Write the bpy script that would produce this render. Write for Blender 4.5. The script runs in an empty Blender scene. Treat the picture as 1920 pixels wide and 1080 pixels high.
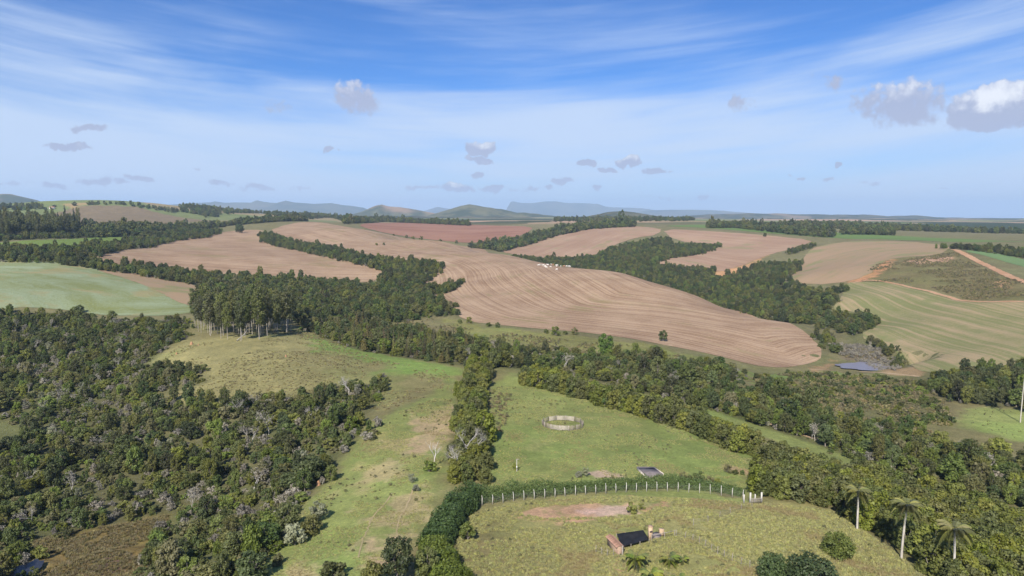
import bpy, math, random, time
import numpy as np
from mathutils import Vector, Matrix, Euler
from mathutils.geometry import delaunay_2d_cdt
T0 = time.time()
PI = math.pi
sc = bpy.context.scene
COL = sc.collection

# ------------------------------------------------------------------ camera
CAMZ = 60.0
PITCH = math.radians(6.33)
FPX = 1280.0                       # focal length in 1920-wide pixels = 24 mm on 36 mm
cd = bpy.data.cameras.new('camera'); cam = bpy.data.objects.new('camera', cd); COL.objects.link(cam)
cd.lens = 24.0; cd.sensor_width = 36.0; cd.clip_start = 0.5; cd.clip_end = 90000.0
cam.location = (0, 0, CAMZ); cam.rotation_euler = (PI/2 - PITCH, 0, 0)
sc.camera = cam

# ------------------------------------------------------------------ light, sky, exposure
SUN_EL = math.radians(41.0)
SUN_AZ = math.radians(17.0)        # shadows point 17 degrees right of straight ahead: the sun stands behind the camera
sdir = Vector((math.sin(SUN_AZ)*math.cos(SUN_EL), math.cos(SUN_AZ)*math.cos(SUN_EL), -math.sin(SUN_EL)))
sl = bpy.data.lights.new('sun', 'SUN'); sl.energy = 5.0; sl.angle = math.radians(0.53); sl.color = (1.0, 0.94, 0.84)
so = bpy.data.objects.new('sun', sl); COL.objects.link(so)
so.rotation_euler = sdir.to_track_quat('-Z', 'Y').to_euler(); so.location = (0, -50, 300)
sc.view_settings.view_transform = 'Standard'; sc.view_settings.look = 'None'
sc.view_settings.exposure = 0.45; sc.view_settings.gamma = 1.0
sc.view_settings.use_curve_mapping = False
cy = sc.cycles
cy.use_denoising = True
cy.max_bounces = 5; cy.diffuse_bounces = 2; cy.glossy_bounces = 2; cy.transmission_bounces = 3
cy.volume_bounces = 1; cy.transparent_max_bounces = 8
cy.use_adaptive_sampling = True; cy.adaptive_threshold = 0.015

def ray(px, py):
    r = Vector(((px-960)/FPX, 0, 0)); u = (540-py)/FPX
    f = Vector((0, math.cos(PITCH), -math.sin(PITCH))); up = Vector((0, math.sin(PITCH), math.cos(PITCH)))
    return (r + f + up*u)

class NT:
    """tiny node-tree helper"""
    def __init__(s, tree): s.t = tree; s.n = tree.nodes; s.l = tree.links
    def new(s, kind, **kw):
        n = s.n.new(kind)
        for k, v in kw.items(): setattr(n, k, v)
        return n
    def put(s, sock, v):
        if v is None: return
        if isinstance(v, bpy.types.NodeSocket): s.l.new(v, sock)
        elif isinstance(v, (tuple, list)):
            v = tuple(v)
            if len(sock.default_value) == 4 and len(v) == 3: v = v + (1.0,)
            sock.default_value = v
        else: sock.default_value = v
    def math(s, op, a, b=None, c=None, clamp=False):
        n = s.new('ShaderNodeMath', operation=op); n.use_clamp = clamp
        for i, v in enumerate((a, b, c)):
            if v is not None: s.put(n.inputs[i], v)
        return n.outputs[0]
    def vmath(s, op, a, b=None):
        n = s.new('ShaderNodeVectorMath', operation=op); s.put(n.inputs[0], a)
        if b is not None: s.put(n.inputs[1], b)
        return n.outputs[0]
    def mix(s, f, a, b, blend='MIX'):
        n = s.new('ShaderNodeMix', data_type='RGBA', blend_type=blend); n.clamp_factor = True
        s.put(n.inputs[0], f); s.put(n.inputs[6], a); s.put(n.inputs[7], b); return n.outputs[2]
    def ramp(s, v, lo, hi, a=0.0, b=1.0, smooth=True):
        n = s.new('ShaderNodeMapRange'); n.interpolation_type = 'SMOOTHSTEP' if smooth else 'LINEAR'
        s.put(n.inputs[0], v); s.put(n.inputs[1], lo); s.put(n.inputs[2], hi); s.put(n.inputs[3], a); s.put(n.inputs[4], b)
        return n.outputs[0]
    def noise(s, vec, scale, detail=4.0, rough=0.55, dist=0.0):
        n = s.new('ShaderNodeTexNoise'); s.put(n.inputs['Vector'], vec); s.put(n.inputs['Scale'], scale)
        s.put(n.inputs['Detail'], detail); s.put(n.inputs['Roughness'], rough); s.put(n.inputs['Distortion'], dist)
        return n.outputs['Fac']
    def scale(s, vec, xyz):
        n = s.new('ShaderNodeMapping'); s.put(n.inputs[0], vec); n.inputs['Scale'].default_value = xyz; return n.outputs[0]
    def rgb(s, c):
        n = s.new('ShaderNodeRGB'); n.outputs[0].default_value = (*c, 1); return n.outputs[0]

world = bpy.data.worlds.new('World'); sc.world = world; world.use_nodes = True
def build_world():
    nt = NT(world.node_tree); nt.n.clear()
    sky = nt.new('ShaderNodeTexSky', sky_type='NISHITA'); sky.sun_disc = False
    sky.sun_elevation = SUN_EL; sky.sun_rotation = PI + SUN_AZ
    sky.altitude = 900; sky.air_density = 1.0; sky.dust_density = 0.4; sky.ozone_density = 2.6
    tc = nt.new('ShaderNodeTexCoord'); g = tc.outputs['Generated']
    sep = nt.new('ShaderNodeSeparateXYZ'); nt.put(sep.inputs[0], g)
    x, y, z = sep.outputs
    el = nt.math('MULTIPLY', nt.math('ARCSINE', z), 180/PI)
    az = nt.math('MULTIPLY', nt.math('ARCTAN2', x, y), 180/PI)
    # cirrus in long bowed streaks, thickening to a veil lower down
    aa = nt.math('MINIMUM', nt.math('ABSOLUTE', nt.math('ADD', az, 5.0)), 60.0)
    ev = nt.math('SUBTRACT', el, nt.math('MULTIPLY', nt.math('MULTIPLY', aa, aa), 0.0021))
    def streak(sa, se, det, rough, dist):
        cb = nt.new('ShaderNodeCombineXYZ'); nt.put(cb.inputs[0], nt.math('DIVIDE', az, sa)); nt.put(cb.inputs[1], nt.math('DIVIDE', ev, se)); return nt.noise(cb.outputs[0], 1.0, det, rough, dist)
    n1 = streak(34.0, 4.6, 7, 0.52, 0.3); n2 = streak(17.0, 1.0, 6, 0.56, 0.5); n3 = streak(60.0, 9.0, 3, 0.5, 0.0)
    cov = nt.math('ADD', nt.math('MULTIPLY', n1, 0.68), nt.math('ADD', nt.math('MULTIPLY', n2, 0.20), nt.math('MULTIPLY', n3, 0.40)))
    thr = nt.ramp(ev, 6.5, 12.0, 0.500, 0.690)
    veil = nt.ramp(nt.math('SUBTRACT', cov, thr), -0.10, 0.20, 0.0, 0.90)
    veil = nt.math('MULTIPLY', veil, nt.ramp(ev, 10.0, 13.5, 1.0, 0.62)); veil = nt.math('MULTIPLY', veil, nt.ramp(el, 30.0, 60.0, 1.0, 0.5))
    cir = nt.rgb((6.9, 8.4, 10.9))
    low = nt.rgb((6.3, 8.2, 10.8))
    base = nt.mix(1.0, sky.outputs[0], (0.44, 0.86, 1.46), 'MULTIPLY')
    base = nt.mix(nt.ramp(el, -2.0, 10.5, 0.88, 0.0), base, low)
    col = nt.mix(veil, base, cir)
    # small fair-weather cumulus
    cl = [(668,182,52,36,.55),(520,210,34,16,.3),(1690,195,84,42,.62),(1885,200,84,40,1.15),(1558,163,26,26,.45),(1388,195,30,20,.4),(1525,148,20,14,.25),
          (902,278,38,17,.85),(903,300,34,9,.75),(895,326,24,8,.6),(622,284,12,9,.7),(135,274,34,10,.75),(155,239,26,7,.55),
          (1103,309,28,9,.75),(1142,322,22,7,.7),(1187,306,24,13,.85),(1226,325,26,8,.7),(1056,338,28,8,.6),(1563,308,12,8,.7),
          (170,340,34,9,.5),(258,336,22,8,.6),(100,346,34,8,.45),(20,343,36,6,.4),(412,343,24,7,.5),(470,350,40,7,.45),(215,342,26,6,.5),
          (862,352,32,12,.95),(925,354,26,9,.8),(800,353,66,6,.45),(985,356,44,6,.4),(1035,352,20,6,.6),(372,315,16,5,.35),(1488,334,12,4,.5),(1542,338,16,5,.5),
          (1638,341,16,5,.5),(1332,378,16,8,.55),(1760,351,12,3,.4),(1116,358,16,6,.6),(1230,372,30,6,.35),(560,354,26,5,.3)]
    best = None; lit = None
    wn = nt.new('ShaderNodeTexNoise'); nt.put(wn.inputs['Vector'], g); wn.inputs['Scale'].default_value = 19; wn.inputs['Detail'].default_value = 7; wn.inputs['Roughness'].default_value = 0.62
    ae = nt.new('ShaderNodeCombineXYZ'); nt.put(ae.inputs[0], az); nt.put(ae.inputs[1], el)
    wv = nt.new('ShaderNodeVectorMath', operation='MULTIPLY_ADD'); nt.put(wv.inputs[0], wn.outputs['Color']); wv.inputs[1].default_value = (4.6, 2.2, 0); nt.put(wv.inputs[2], ae.outputs[0])
    k = 180/PI/FPX
    for i, (px, py, rx, ry, amp) in enumerate(cl):
        d = ray(px, py).normalized()
        a0 = math.degrees(math.atan2(d.x, d.y))+2.3; e0 = math.degrees(math.asin(d.z))+1.1
        n = nt.new('ShaderNodeVectorMath', operation='MULTIPLY_ADD'); nt.put(n.inputs[0], wv.outputs[0])
        n.inputs[1].default_value = (1/(rx*k), 1/(ry*k), 0); n.inputs[2].default_value = (-a0/(rx*k), -e0/(ry*k), 0)
        dt = nt.new('ShaderNodeVectorMath', operation='DOT_PRODUCT'); nt.put(dt.inputs[0], n.outputs[0]); nt.put(dt.inputs[1], n.outputs[0])
        m = nt.math('MULTIPLY_ADD', dt.outputs['Value'], -amp, amp)
        best = m if best is None else nt.math('MAXIMUM', best, m)
        if amp > .8 or rx > 45:
            sp = nt.new('ShaderNodeSeparateXYZ'); nt.put(sp.inputs[0], n.outputs[0])
            l = nt.math('MULTIPLY', nt.math('MAXIMUM', m, 0.0), sp.outputs[1]); lit = l if lit is None else nt.math('ADD', lit, l)
    best = nt.math('MAXIMUM', best, 0.0)
    cn = nt.noise(g, 75, 8, 0.60)
    dens = nt.ramp(nt.math('ADD', best, nt.math('MULTIPLY', nt.math('SUBTRACT', cn, 0.5), 0.95)), 0.16, 0.48, 0.0, 0.90)
    dens = nt.math('MULTIPLY', dens, nt.ramp(best, 0.0, 0.10))
    shade = nt.math('ADD', nt.math('MULTIPLY', lit, 1.25), nt.math('MULTIPLY', nt.math('SUBTRACT', cn, 0.5), 1.1))
    shade = nt.math('ADD', shade, nt.ramp(best, 0.80, 1.10, 0.0, 0.45))
    ccol = nt.mix(nt.ramp(shade, 0.05, 0.75), nt.rgb((4.9, 5.5, 7.6)), nt.rgb((10.6, 10.9, 11.6)))
    col = nt.mix(dens, col, ccol)
    bg = nt.new('ShaderNodeBackground'); nt.put(bg.inputs[0], col); bg.inputs[1].default_value = 0.066
    out = nt.new('ShaderNodeOutputWorld'); nt.l.new(bg.outputs[0], out.inputs[0])
build_world()
world.cycles.sampling_method = 'MANUAL'; world.cycles.sample_map_resolution = 256

# ------------------------------------------------------------------ noise in numpy
def _hash(ix, iy, seed):
    h = (ix.astype(np.int64)*374761393 + iy.astype(np.int64)*668265263 + seed*1274126177) & 0xffffffff
    h = ((h ^ (h >> 13))*1274126177) & 0xffffffff
    return ((h ^ (h >> 16)) & 0xffff)/65535.0
def vnoise(x, y, seed=0):
    ix = np.floor(x); iy = np.floor(y); fx = x-ix; fy = y-iy
    fx = fx*fx*(3-2*fx); fy = fy*fy*(3-2*fy)
    a = _hash(ix, iy, seed); b = _hash(ix+1, iy, seed); c = _hash(ix, iy+1, seed); d = _hash(ix+1, iy+1, seed)
    return (a*(1-fx)+b*fx)*(1-fy) + (c*(1-fx)+d*fx)*fy
def fbm(x, y, scale, oct=4, seed=0, gain=0.5):
    x = np.asarray(x, float)/scale; y = np.asarray(y, float)/scale; s = 0.0; a = 1.0; t = 0.0
    for o in range(oct):
        s = s + a*vnoise(x+17.3*o, y-9.1*o, seed+o); t += a; a *= gain; x = x*2.03; y = y*2.03
    return s/t
def sstep(a, b, v):
    t = np.clip((v-a)/(b-a), 0, 1); return t*t*(3-2*t)

# ------------------------------------------------------------------ terrain height
# (px, py, metres below the camera): landmarks read off the land, tied to the sizes of posts, pen, trees and cattle
CP = [(1100,1000,56),(1000,940,59),(1390,935,59),(1100,1078,55),(1500,1000,56),(1690,1050,57.5),(900,1000,57.5),(885,952,59),
 (1055,795,63),(940,716,66),(1250,800,63.5),(1380,860,62.5),(1120,890,60.5),(960,880,60.5),
 (750,900,59.5),(600,1062,58.5),(700,780,63),(830,740,64.5),(560,960,63),(640,880,64),
 (100,1050,74),(300,1020,73),(200,900,76),(200,800,76),(400,900,72),(450,800,70),(60,700,74),(250,700,70),(0,620,70),(480,745,67),(640,740,66),
 (440,638,60.5),(330,660,64),(500,690,63),(600,640,63),(800,690,64.5),(700,655,67),
 (100,590,66),(350,588,64),(20,562,57),(150,530,53.5),(150,506,50),(0,488,44.5),(300,545,60),
 (160,490,46),(330,505,58),(100,478,41),(100,456,34),(50,446,30.5),(240,462,42),(430,433,34),(300,470,45),(450,480,52),
 (600,523,70),(700,514,68),(600,460,50),(500,500,60),(760,560,76),(700,610,77),(560,570,70),(640,560,74),
 (1000,613,76),(855,577,74),(1230,642,80),(1440,688,88),(1540,658,88),(1620,686,92),(950,550,70),(1150,570,73),(900,520,65),(760,470,53),
 (1040,498,62),(1300,552,74),(1480,606,83),(1180,517,66),(830,453,45.5),(640,425,28),(560,416,20),(950,479,57),(700,435,35.5),
 (1100,680,74),(1300,700,78),(870,655,70),(1000,645,76),
 (1700,540,68),(1575,562,78),(1900,562,62),(1700,682,85),(1850,652,75),(1650,622,84),(1600,640,88),
 (1750,510,59),(1910,530,57.5),(1795,470,46.5),(1500,522,73),(1650,460,48),(1880,490,53),(1560,500,66),
 (1350,460,58),(1260,492,72),(1480,450,48),(1500,436,38.5),(1800,446,42),(1400,426,32.5),
 (950,466,63),(1150,426,33),(1080,455,56),(1250,436,40),(1200,480,69),(1400,520,86),(1500,492,70),(1450,560,92),(1600,612,90),
 (850,451,56),(950,431,40),(830,420,32),(680,420,26.5),
 (1200,762,66),(1400,850,64.5),(970,702,66.5),(1900,1000,67),(1600,830,74),(1900,900,74),(1400,750,74),(1600,750,80),(1550,710,86),(1850,790,78),(1830,740,80),(1750,900,72)]
CPD = [ # (px, py, distance): near the horizon, and hollows hidden behind the ridge
 (1300,568,705),(1100,513,860),(1000,500,950),(1180,530,760),(1420,600,600),(900,474,1080),(780,462,1250),
 (200,386,2100),(150,382,2120),(260,390,2060),(340,402,2000),(60,385,2300),(0,386,2350),(120,402,1850),(210,402,1850),(400,414,1800),(500,415,1750),(150,425,1150),(300,428,1200),(20,425,1150),
 (700,412,2300),(960,413,2600),(1200,412,2300),(1400,413,2500),(1600,424,1900),(1800,432,1700),(1700,414,3000),(1900,414,3000),(1000,409,3500),(600,409,3300),(1400,409,4000),(300,408,3600)]
pts = []
for px, py, h in CP:
    d = ray(px, py); t = -h/d.z; pts.append((d.x*t, d.y*t, CAMZ-h))
for px, py, dist in CPD:
    d = ray(px, py); t = dist/d.y; pts.append((d.x*t, d.y*t, CAMZ+d.z*t))
for a in (-58, -50, 50, 58):           # beyond the frame the land carries on
    for r, z in ((90, 0), (180, -6), (350, -14), (700, -4), (1300, 18), (3000, 22)):
        pts.append((r*math.sin(math.radians(a)), r*math.cos(math.radians(a)), z))
pts += [(0, 70, 6), (-50, 60, 0), (50, 60, 4)]
pts = np.array(pts)
LP = np.stack([np.arctan2(pts[:,0], pts[:,1]), np.log(np.hypot(pts[:,0], pts[:,1]))], 1)
def _phi(d2): return np.where(d2 > 1e-12, 0.5*d2*np.log(np.maximum(d2, 1e-12)), 0.0)
_n = len(pts); _D = ((LP[:,None]-LP[None])**2).sum(-1)
_A = np.zeros((_n+3, _n+3)); _A[:_n,:_n] = _phi(_D) + np.eye(_n)*5e-5
_A[:_n,_n] = 1; _A[:_n,_n+1:] = LP; _A[_n,:_n] = 1; _A[_n+1:,:_n] = LP.T
_w = np.linalg.solve(_A, np.concatenate([pts[:,2], np.zeros(3)]))
POND = None
def H(x, y):
    x = np.asarray(x, float); y = np.asarray(y, float); shp = x.shape; x = x.ravel(); y = y.ravel()
    r = np.hypot(x, y); th = np.clip(np.arctan2(x, y), -1.0, 1.0); l = np.log(np.clip(r, 65, 3600))
    z = np.empty_like(x)
    for i in range(0, len(x), 40000):
        s = slice(i, i+40000)
        d2 = (th[s,None]-LP[None,:,0])**2 + (l[s,None]-LP[None,:,1])**2
        z[s] = _phi(d2) @ _w[:_n] + _w[_n] + th[s]*_w[_n+1] + l[s]*_w[_n+2]
    z = np.clip(z, -50, 75)
    z = z + 22.0*np.exp(-((x+1270)/330)**2-((y-2070)/190)**2)*(0.85+0.3*fbm(x, y, 160, 3, 14)) + 9*np.exp(-((x+1560)/200)**2-((y-2300)/220)**2)
    z = z + (fbm(x, y, 38, 3, 5)-0.5)*1.3*sstep(60, 200, r) + (fbm(x, y, 9, 2, 8)-0.5)*0.35
    far = 20 + (fbm(x, y, 2600, 4, 21)-0.5)*70*sstep(2600, 6000, r) - 0.0072*np.maximum(r-4200, 0)
    k = sstep(2300, 3600, r); z = z*(1-k) + far*k
    if POND is not None:
        for (pc, pr, pz) in POND:
            dd = np.hypot((x-pc[0])/pr[0], (y-pc[1])/pr[1]); kk = 1-sstep(1.0, 1.7, dd); z = z*(1-kk) + pz*kk
    return z.reshape(shp)
def h1(x, y): return float(H(np.array([x]), np.array([y]))[0])
_SD = np.exp(np.linspace(math.log(70), math.log(9000), 1100))
def cast(px, py, lo=70, hi=9000, last=False):
    """the place on the land that the direction (px, py) meets between lo and hi metres"""
    d = ray(px, py); d = d/d.y
    s = _SD[(_SD >= lo) & (_SD <= hi)]
    c = CAMZ + d.z*s - H(d.x*s, s)
    neg = np.where((c[:-1] > 0) & (c[1:] <= 0))[0]
    if len(neg):
        i = neg[-1 if last else 0]; f = c[i]/(c[i]-c[i+1]); t = s[i]+(s[i+1]-s[i])*f
    else: t = s[int(np.argmin(np.abs(c)))]
    return (d.x*t, t)
def castn(poly, **k): return np.array([cast(px, py, **k) for px, py in poly])
def G(px, py, **k):
    x, y = cast(px, py, **k); return Vector((x, y, h1(x, y)))
pc = cast(1625, 688); POND = [(pc, (24, 15), h1(*pc)-0.2)]
pm = cast(42, 1076); mz = h1(*pm); POND.append((pm, (5, 5), mz-0.3))
pm2 = cast(200, 1062); POND.append((pm2, (7, 7), h1(*pm2)-0.1))

# ------------------------------------------------------------------ polygon tools
def inside(P, x, y):
    c = np.zeros(x.shape, bool); n = len(P)
    for i in range(n):
        x0, y0 = P[i]; x1, y1 = P[(i+1) % n]
        if y0 == y1: continue
        m = ((y0 > y) != (y1 > y)) & (x < (x1-x0)*(y-y0)/(y1-y0)+x0); c ^= m
    return c
def linedist(L, x, y, closed=False):
    d = np.full(x.shape, 1e9); n = len(L)
    for i in range(n if closed else n-1):
        a = L[i]; b = L[(i+1) % n]; v = b-a; q = max((v**2).sum(), 1e-9)
        t = np.clip(((x-a[0])*v[0]+(y-a[1])*v[1])/q, 0, 1)
        d = np.minimum(d, np.hypot(x-a[0]-t*v[0], y-a[1]-t*v[1]))
    return d
def densify(P, step, rng, jit, closed=True):
    out = []; n = len(P)
    for i in range(n if closed else n-1):
        a = P[i]; b = P[(i+1) % n]; L = np.hypot(*(b-a)); k = max(1, int(L/step))
        for j in range(k):
            p = a+(b-a)*j/k
            if j or jit < 1e-6: p = p+rng.normal(0, jit, 2)
            out.append(p)
    if not closed: out.append(P[-1])
    return np.array(out)
def chaikin(P, n=2, closed=True):
    P = np.asarray(P, float)
    for _ in range(n):
        Q = []; m = len(P)
        if not closed: Q.append(P[0])
        for i in range(m if closed else m-1):
            a = P[i]; b = P[(i+1) % m]; Q += [a*.75+b*.25, a*.25+b*.75]
        if not closed: Q.append(P[-1])
        P = np.array(Q)
    return P

# ------------------------------------------------------------------ materials
MATS = {}
def newmat(name):
    m = bpy.data.materials.new(name); m.use_nodes = True; MATS[name] = m
    nt = NT(m.node_tree); nt.n.clear(); out = nt.new('ShaderNodeOutputMaterial'); return m, nt, out
def principled(nt, out, col, rough=0.9, spec=0.2, bump=None, bdist=0.1, bstr=0.6):
    b = nt.new('ShaderNodeBsdfPrincipled'); nt.put(b.inputs['Base Color'], col); nt.put(b.inputs['Roughness'], rough)
    b.inputs['Specular IOR Level'].default_value = spec
    if bump is not None:
        bn = nt.new('ShaderNodeBump'); bn.inputs['Strength'].default_value = bstr; bn.inputs['Distance'].default_value = bdist
        nt.put(bn.inputs['Height'], bump); nt.l.new(bn.outputs[0], b.inputs['Normal'])
    nt.l.new(b.outputs[0], out.inputs['Surface']); return b
def pos(nt): return nt.new('ShaderNodeNewGeometry').outputs['Position']
def attr(nt, name): return nt.new('ShaderNodeAttribute', attribute_name=name)
def plain(name, col, rough=0.8, var=0.25, scale=3.0, spec=0.25):
    m, nt, out = newmat(name); P = nt.new('ShaderNodeTexCoord').outputs['Object']
    n = nt.noise(P, scale, 5, 0.6); oi = nt.new('ShaderNodeObjectInfo').outputs['Random']
    k = nt.math('ADD', nt.ramp(n, 0.25, 0.75, 1-var, 1+var), nt.math('MULTIPLY', nt.math('SUBTRACT', oi, 0.5), var))
    c = nt.vmath('SCALE', tuple(col)); c.node.inputs[3].default_value = 1; nt.put(c.node.inputs[3], k)
    principled(nt, out, c, rough, spec, n, 0.02, 0.4); return m

def mat_ground():
    m, nt, out = newmat('ground_cover'); P = pos(nt); a = attr(nt, 'gcol')
    n0 = nt.noise(P, 0.035, 4, 0.6); n1 = nt.noise(P, 0.22, 5, 0.65, 0.3); n2 = nt.noise(P, 1.3, 5, 0.7); n3 = nt.noise(P, 5.0, 3, 0.7)
    k = nt.math('ADD', nt.ramp(n1, 0.3, 0.7, -0.16, 0.16, False), nt.math('ADD', nt.ramp(n2, 0.3, 0.7, -0.24, 0.22, False), nt.ramp(n3, 0.3, 0.7, -0.22, 0.20, False)))
    k = nt.math('MULTIPLY', nt.math('ADD', k, 1.0), nt.ramp(n0, 0.3, 0.7, 0.90, 1.10))
    s = nt.new('ShaderNodeVectorMath', operation='SCALE'); nt.put(s.inputs[0], a.outputs['Color']); nt.put(s.inputs[3], k)
    # dry straw among the green
    dry = nt.math('MULTIPLY', nt.ramp(nt.math('ADD', nt.math('MULTIPLY', n1, 0.5), nt.math('MULTIPLY', n2, 0.5)), 0.50, 0.68), 0.42)
    c = nt.mix(dry, s.outputs[0], nt.mix(1.0, s.outputs[0], (1.32, 1.14, 1.02), 'MULTIPLY'))
    principled(nt, out, c, 0.95, 0.1, nt.math('ADD', nt.math('MULTIPLY', n2, 0.6), nt.math('MULTIPLY', n3, 0.4)), 0.5, 0.8); return m
def mat_field(name, c1, c2, period, c3=None, amt3=0.0, stripe=0.5, band=0.0, warp=2.0, patch=0.03):
    """crop rows follow the 'row' attribute (metres across the rows)"""
    m, nt, out = newmat(name); P = pos(nt); r = attr(nt, 'row').outputs['Fac']
    w1 = nt.noise(P, 0.03, 3, 0.5); w2 = nt.noise(P, 0.25, 3, 0.6); fine = nt.noise(P, 0.9, 5, 0.7); big = nt.noise(P, patch, 4, 0.6)
    rr = nt.math('ADD', r, nt.math('ADD', nt.math('MULTIPLY', w1, warp*4), nt.math('MULTIPLY', w2, warp)))
    def rown(per, det=2.0, along=0.005):
        cb = nt.new('ShaderNodeCombineXYZ'); nt.put(cb.inputs[0], nt.math('DIVIDE', rr, per)); q = nt.new('ShaderNodeSeparateXYZ'); nt.put(q.inputs[0], P)
        nt.put(cb.inputs[1], nt.math('MULTIPLY', q.outputs[0], along)); nt.put(cb.inputs[2], nt.math('MULTIPLY', q.outputs[1], along))
        return nt.noise(cb.outputs[0], 1.0, det, 0.6)
    s1 = nt.ramp(rown(period), 0.30, 0.70); s2 = nt.ramp(rown(period*3.7, 1.0, 0.004), 0.35, 0.65)
    f = nt.math('ADD', nt.math('MULTIPLY', s1, stripe), nt.math('MULTIPLY', s2, band))
    f = nt.math('ADD', f, nt.ramp(fine, 0.25, 0.75, -0.32, 0.32)); f = nt.math('ADD', f, nt.ramp(big, 0.3, 0.7, -0.22, 0.22))
    f = nt.math('ADD', f, 0.5-(stripe+band)/2)
    c = nt.mix(nt.math('ADD', f, 0.0, clamp=True), c1, c2)
    if c3:
        g = nt.math('MULTIPLY', nt.ramp(nt.math('ADD', nt.noise(P, 0.016, 5, 0.65), nt.math('MULTIPLY', nt.math('SUBTRACT', s2, 0.5), 0.16)), 0.60-amt3*0.35, 0.74-amt3*0.35), 0.75)
        c = nt.mix(g, c, c3)
    principled(nt, out, c, 0.95, 0.1, nt.math('ADD', nt.math('MULTIPLY', s1, 0.5), fine), 0.35, 0.7); return m
def mat_leaf(name, dark, light, hue=0.12, trans=0.22, spec=0.25, dry=None, dryp=0.0, patch=None):
    m, nt, out = newmat(name)
    oi = nt.new('ShaderNodeObjectInfo'); rnd = oi.outputs['Random']; isl = nt.new('ShaderNodeNewGeometry').outputs['Random Per Island']
    tc = nt.new('ShaderNodeTexCoord').outputs['Object']
    cl = nt.noise(tc, 0.9, 2, 0.5)
    f = nt.math('ADD', nt.math('MULTIPLY', rnd, 0.75), nt.math('ADD', nt.math('MULTIPLY', nt.math('SUBTRACT', isl, 0.5), 0.55), nt.math('MULTIPLY', nt.math('SUBTRACT', cl, 0.5), 0.9)), clamp=True)
    c = nt.mix(f, dark, light)
    hs = nt.new('ShaderNodeHueSaturation'); nt.put(hs.inputs['Color'], c)
    r2 = nt.math('FRACT', nt.math('MULTIPLY', rnd, 7.31)); r3 = nt.math('FRACT', nt.math('MULTIPLY', rnd, 13.7))
    nt.put(hs.inputs['Hue'], nt.math('ADD', 0.5-hue*0.25, nt.math('MULTIPLY', r2, hue*0.4))); nt.put(hs.inputs['Saturation'], nt.ramp(r3, 0, 1, 0.78, 1.08, False))
    nt.put(hs.inputs['Value'], nt.ramp(r3, 0, 1, 0.72, 1.30, False)); c = hs.outputs[0]
    if dry:
        c = nt.mix(nt.ramp(nt.math('FRACT', nt.math('MULTIPLY', rnd, 29.3)), 1-dryp-0.02, 1-dryp+0.02, 0, 0.85), c, dry)
    if patch:
        pn = nt.noise(pos(nt), 0.09, 4, 0.6); c = nt.mix(nt.ramp(pn, 0.40, 0.52, 0, .75), nt.mix(nt.ramp(pn, 0.56, 0.68, 0, .6), c, patch[1]), c); c = nt.mix(nt.ramp(pn, 0.46, 0.36, 0, .7), c, patch[0])
    b = nt.new('ShaderNodeBsdfPrincipled'); nt.put(b.inputs['Base Color'], c); b.inputs['Roughness'].default_value = 0.55; b.inputs['Specular IOR Level'].default_value = spec
    tr = nt.new('ShaderNodeBsdfTranslucent'); nt.put(tr.inputs[0], nt.mix(1.0, c, (1.25, 1.3, 0.7), 'MULTIPLY'))
    mx = nt.new('ShaderNodeMixShader'); mx.inputs[0].default_value = trans; nt.l.new(b.outputs[0], mx.inputs[1]); nt.l.new(tr.outputs[0], mx.inputs[2])
    nt.l.new(mx.outputs[0], out.inputs['Surface']); return m
def mat_bark(name, c1, c2):
    m, nt, out = newmat(name); tc = nt.new('ShaderNodeTexCoord').outputs['Object']
    n = nt.noise(nt.scale(tc, (3, 3, 0.7)), 1.0, 5, 0.7); rnd = nt.new('ShaderNodeObjectInfo').outputs['Random']
    c = nt.mix(nt.ramp(n, 0.35, 0.65), c1, c2); c = nt.mix(nt.math('MULTIPLY', rnd, 0.3), c, c1)
    principled(nt, out, c, 0.9, 0.15, n, 0.03, 0.6); return m

# ------------------------------------------------------------------ object helpers
def link(o, parent=None):
    COL.objects.link(o)
    if parent is not None: o.parent = parent
    return o
def tag(o, label=None, cat=None, group=None, kind=None):
    if label: o['label'] = label
    if cat: o['category'] = cat; o['kind'] = 'thing'
    if group: o['group'] = group
    if kind: o['kind'] = kind
    return o
def mesh_np(name, V, F, mat=None, smooth=False, attrs=None):
    """V (n,3); F (m,3) or (m,4) array, or a list of arrays of mixed size"""
    me = bpy.data.meshes.new(name); Fs = F if isinstance(F, list) else [F]; Fs = [f for f in Fs if len(f)]
    V = np.asarray(V, np.float32); me.vertices.add(len(V)); me.vertices.foreach_set('co', V.ravel())
    loops = np.concatenate([np.asarray(f, np.int32).ravel() for f in Fs]); tot = np.concatenate([np.full(len(f), f.shape[1], np.int32) for f in Fs])
    st = np.concatenate([[0], np.cumsum(tot)[:-1]]).astype(np.int32)
    me.loops.add(len(loops)); me.loops.foreach_set('vertex_index', loops)
    me.polygons.add(len(tot)); me.polygons.foreach_set('loop_start', st); me.polygons.foreach_set('loop_total', tot)
    if smooth: me.polygons.foreach_set('use_smooth', np.ones(len(tot), bool))
    for k, (typ, arr) in (attrs or {}).items():
        a = me.attributes.new(k, typ, 'POINT')
        a.data.foreach_set('color' if typ == 'FLOAT_COLOR' else 'value', np.asarray(arr, np.float32).ravel())
    me.update(); me.validate()
    if mat: me.materials.append(mat)
    return me
def obj(name, me, parent=None, loc=(0,0,0), rot=(0,0,0), scale=(1,1,1)):
    o = bpy.data.objects.new(name, me); o.location = loc; o.rotation_euler = rot; o.scale = scale; return link(o, parent)
def empty(name, loc=(0,0,0), rz=0.0, s=1.0):
    o = bpy.data.objects.new(name, None); o.location = loc; o.rotation_euler = (0,0,rz); o.scale = (s,s,s); o.empty_display_size = 0.3; return link(o)

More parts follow.
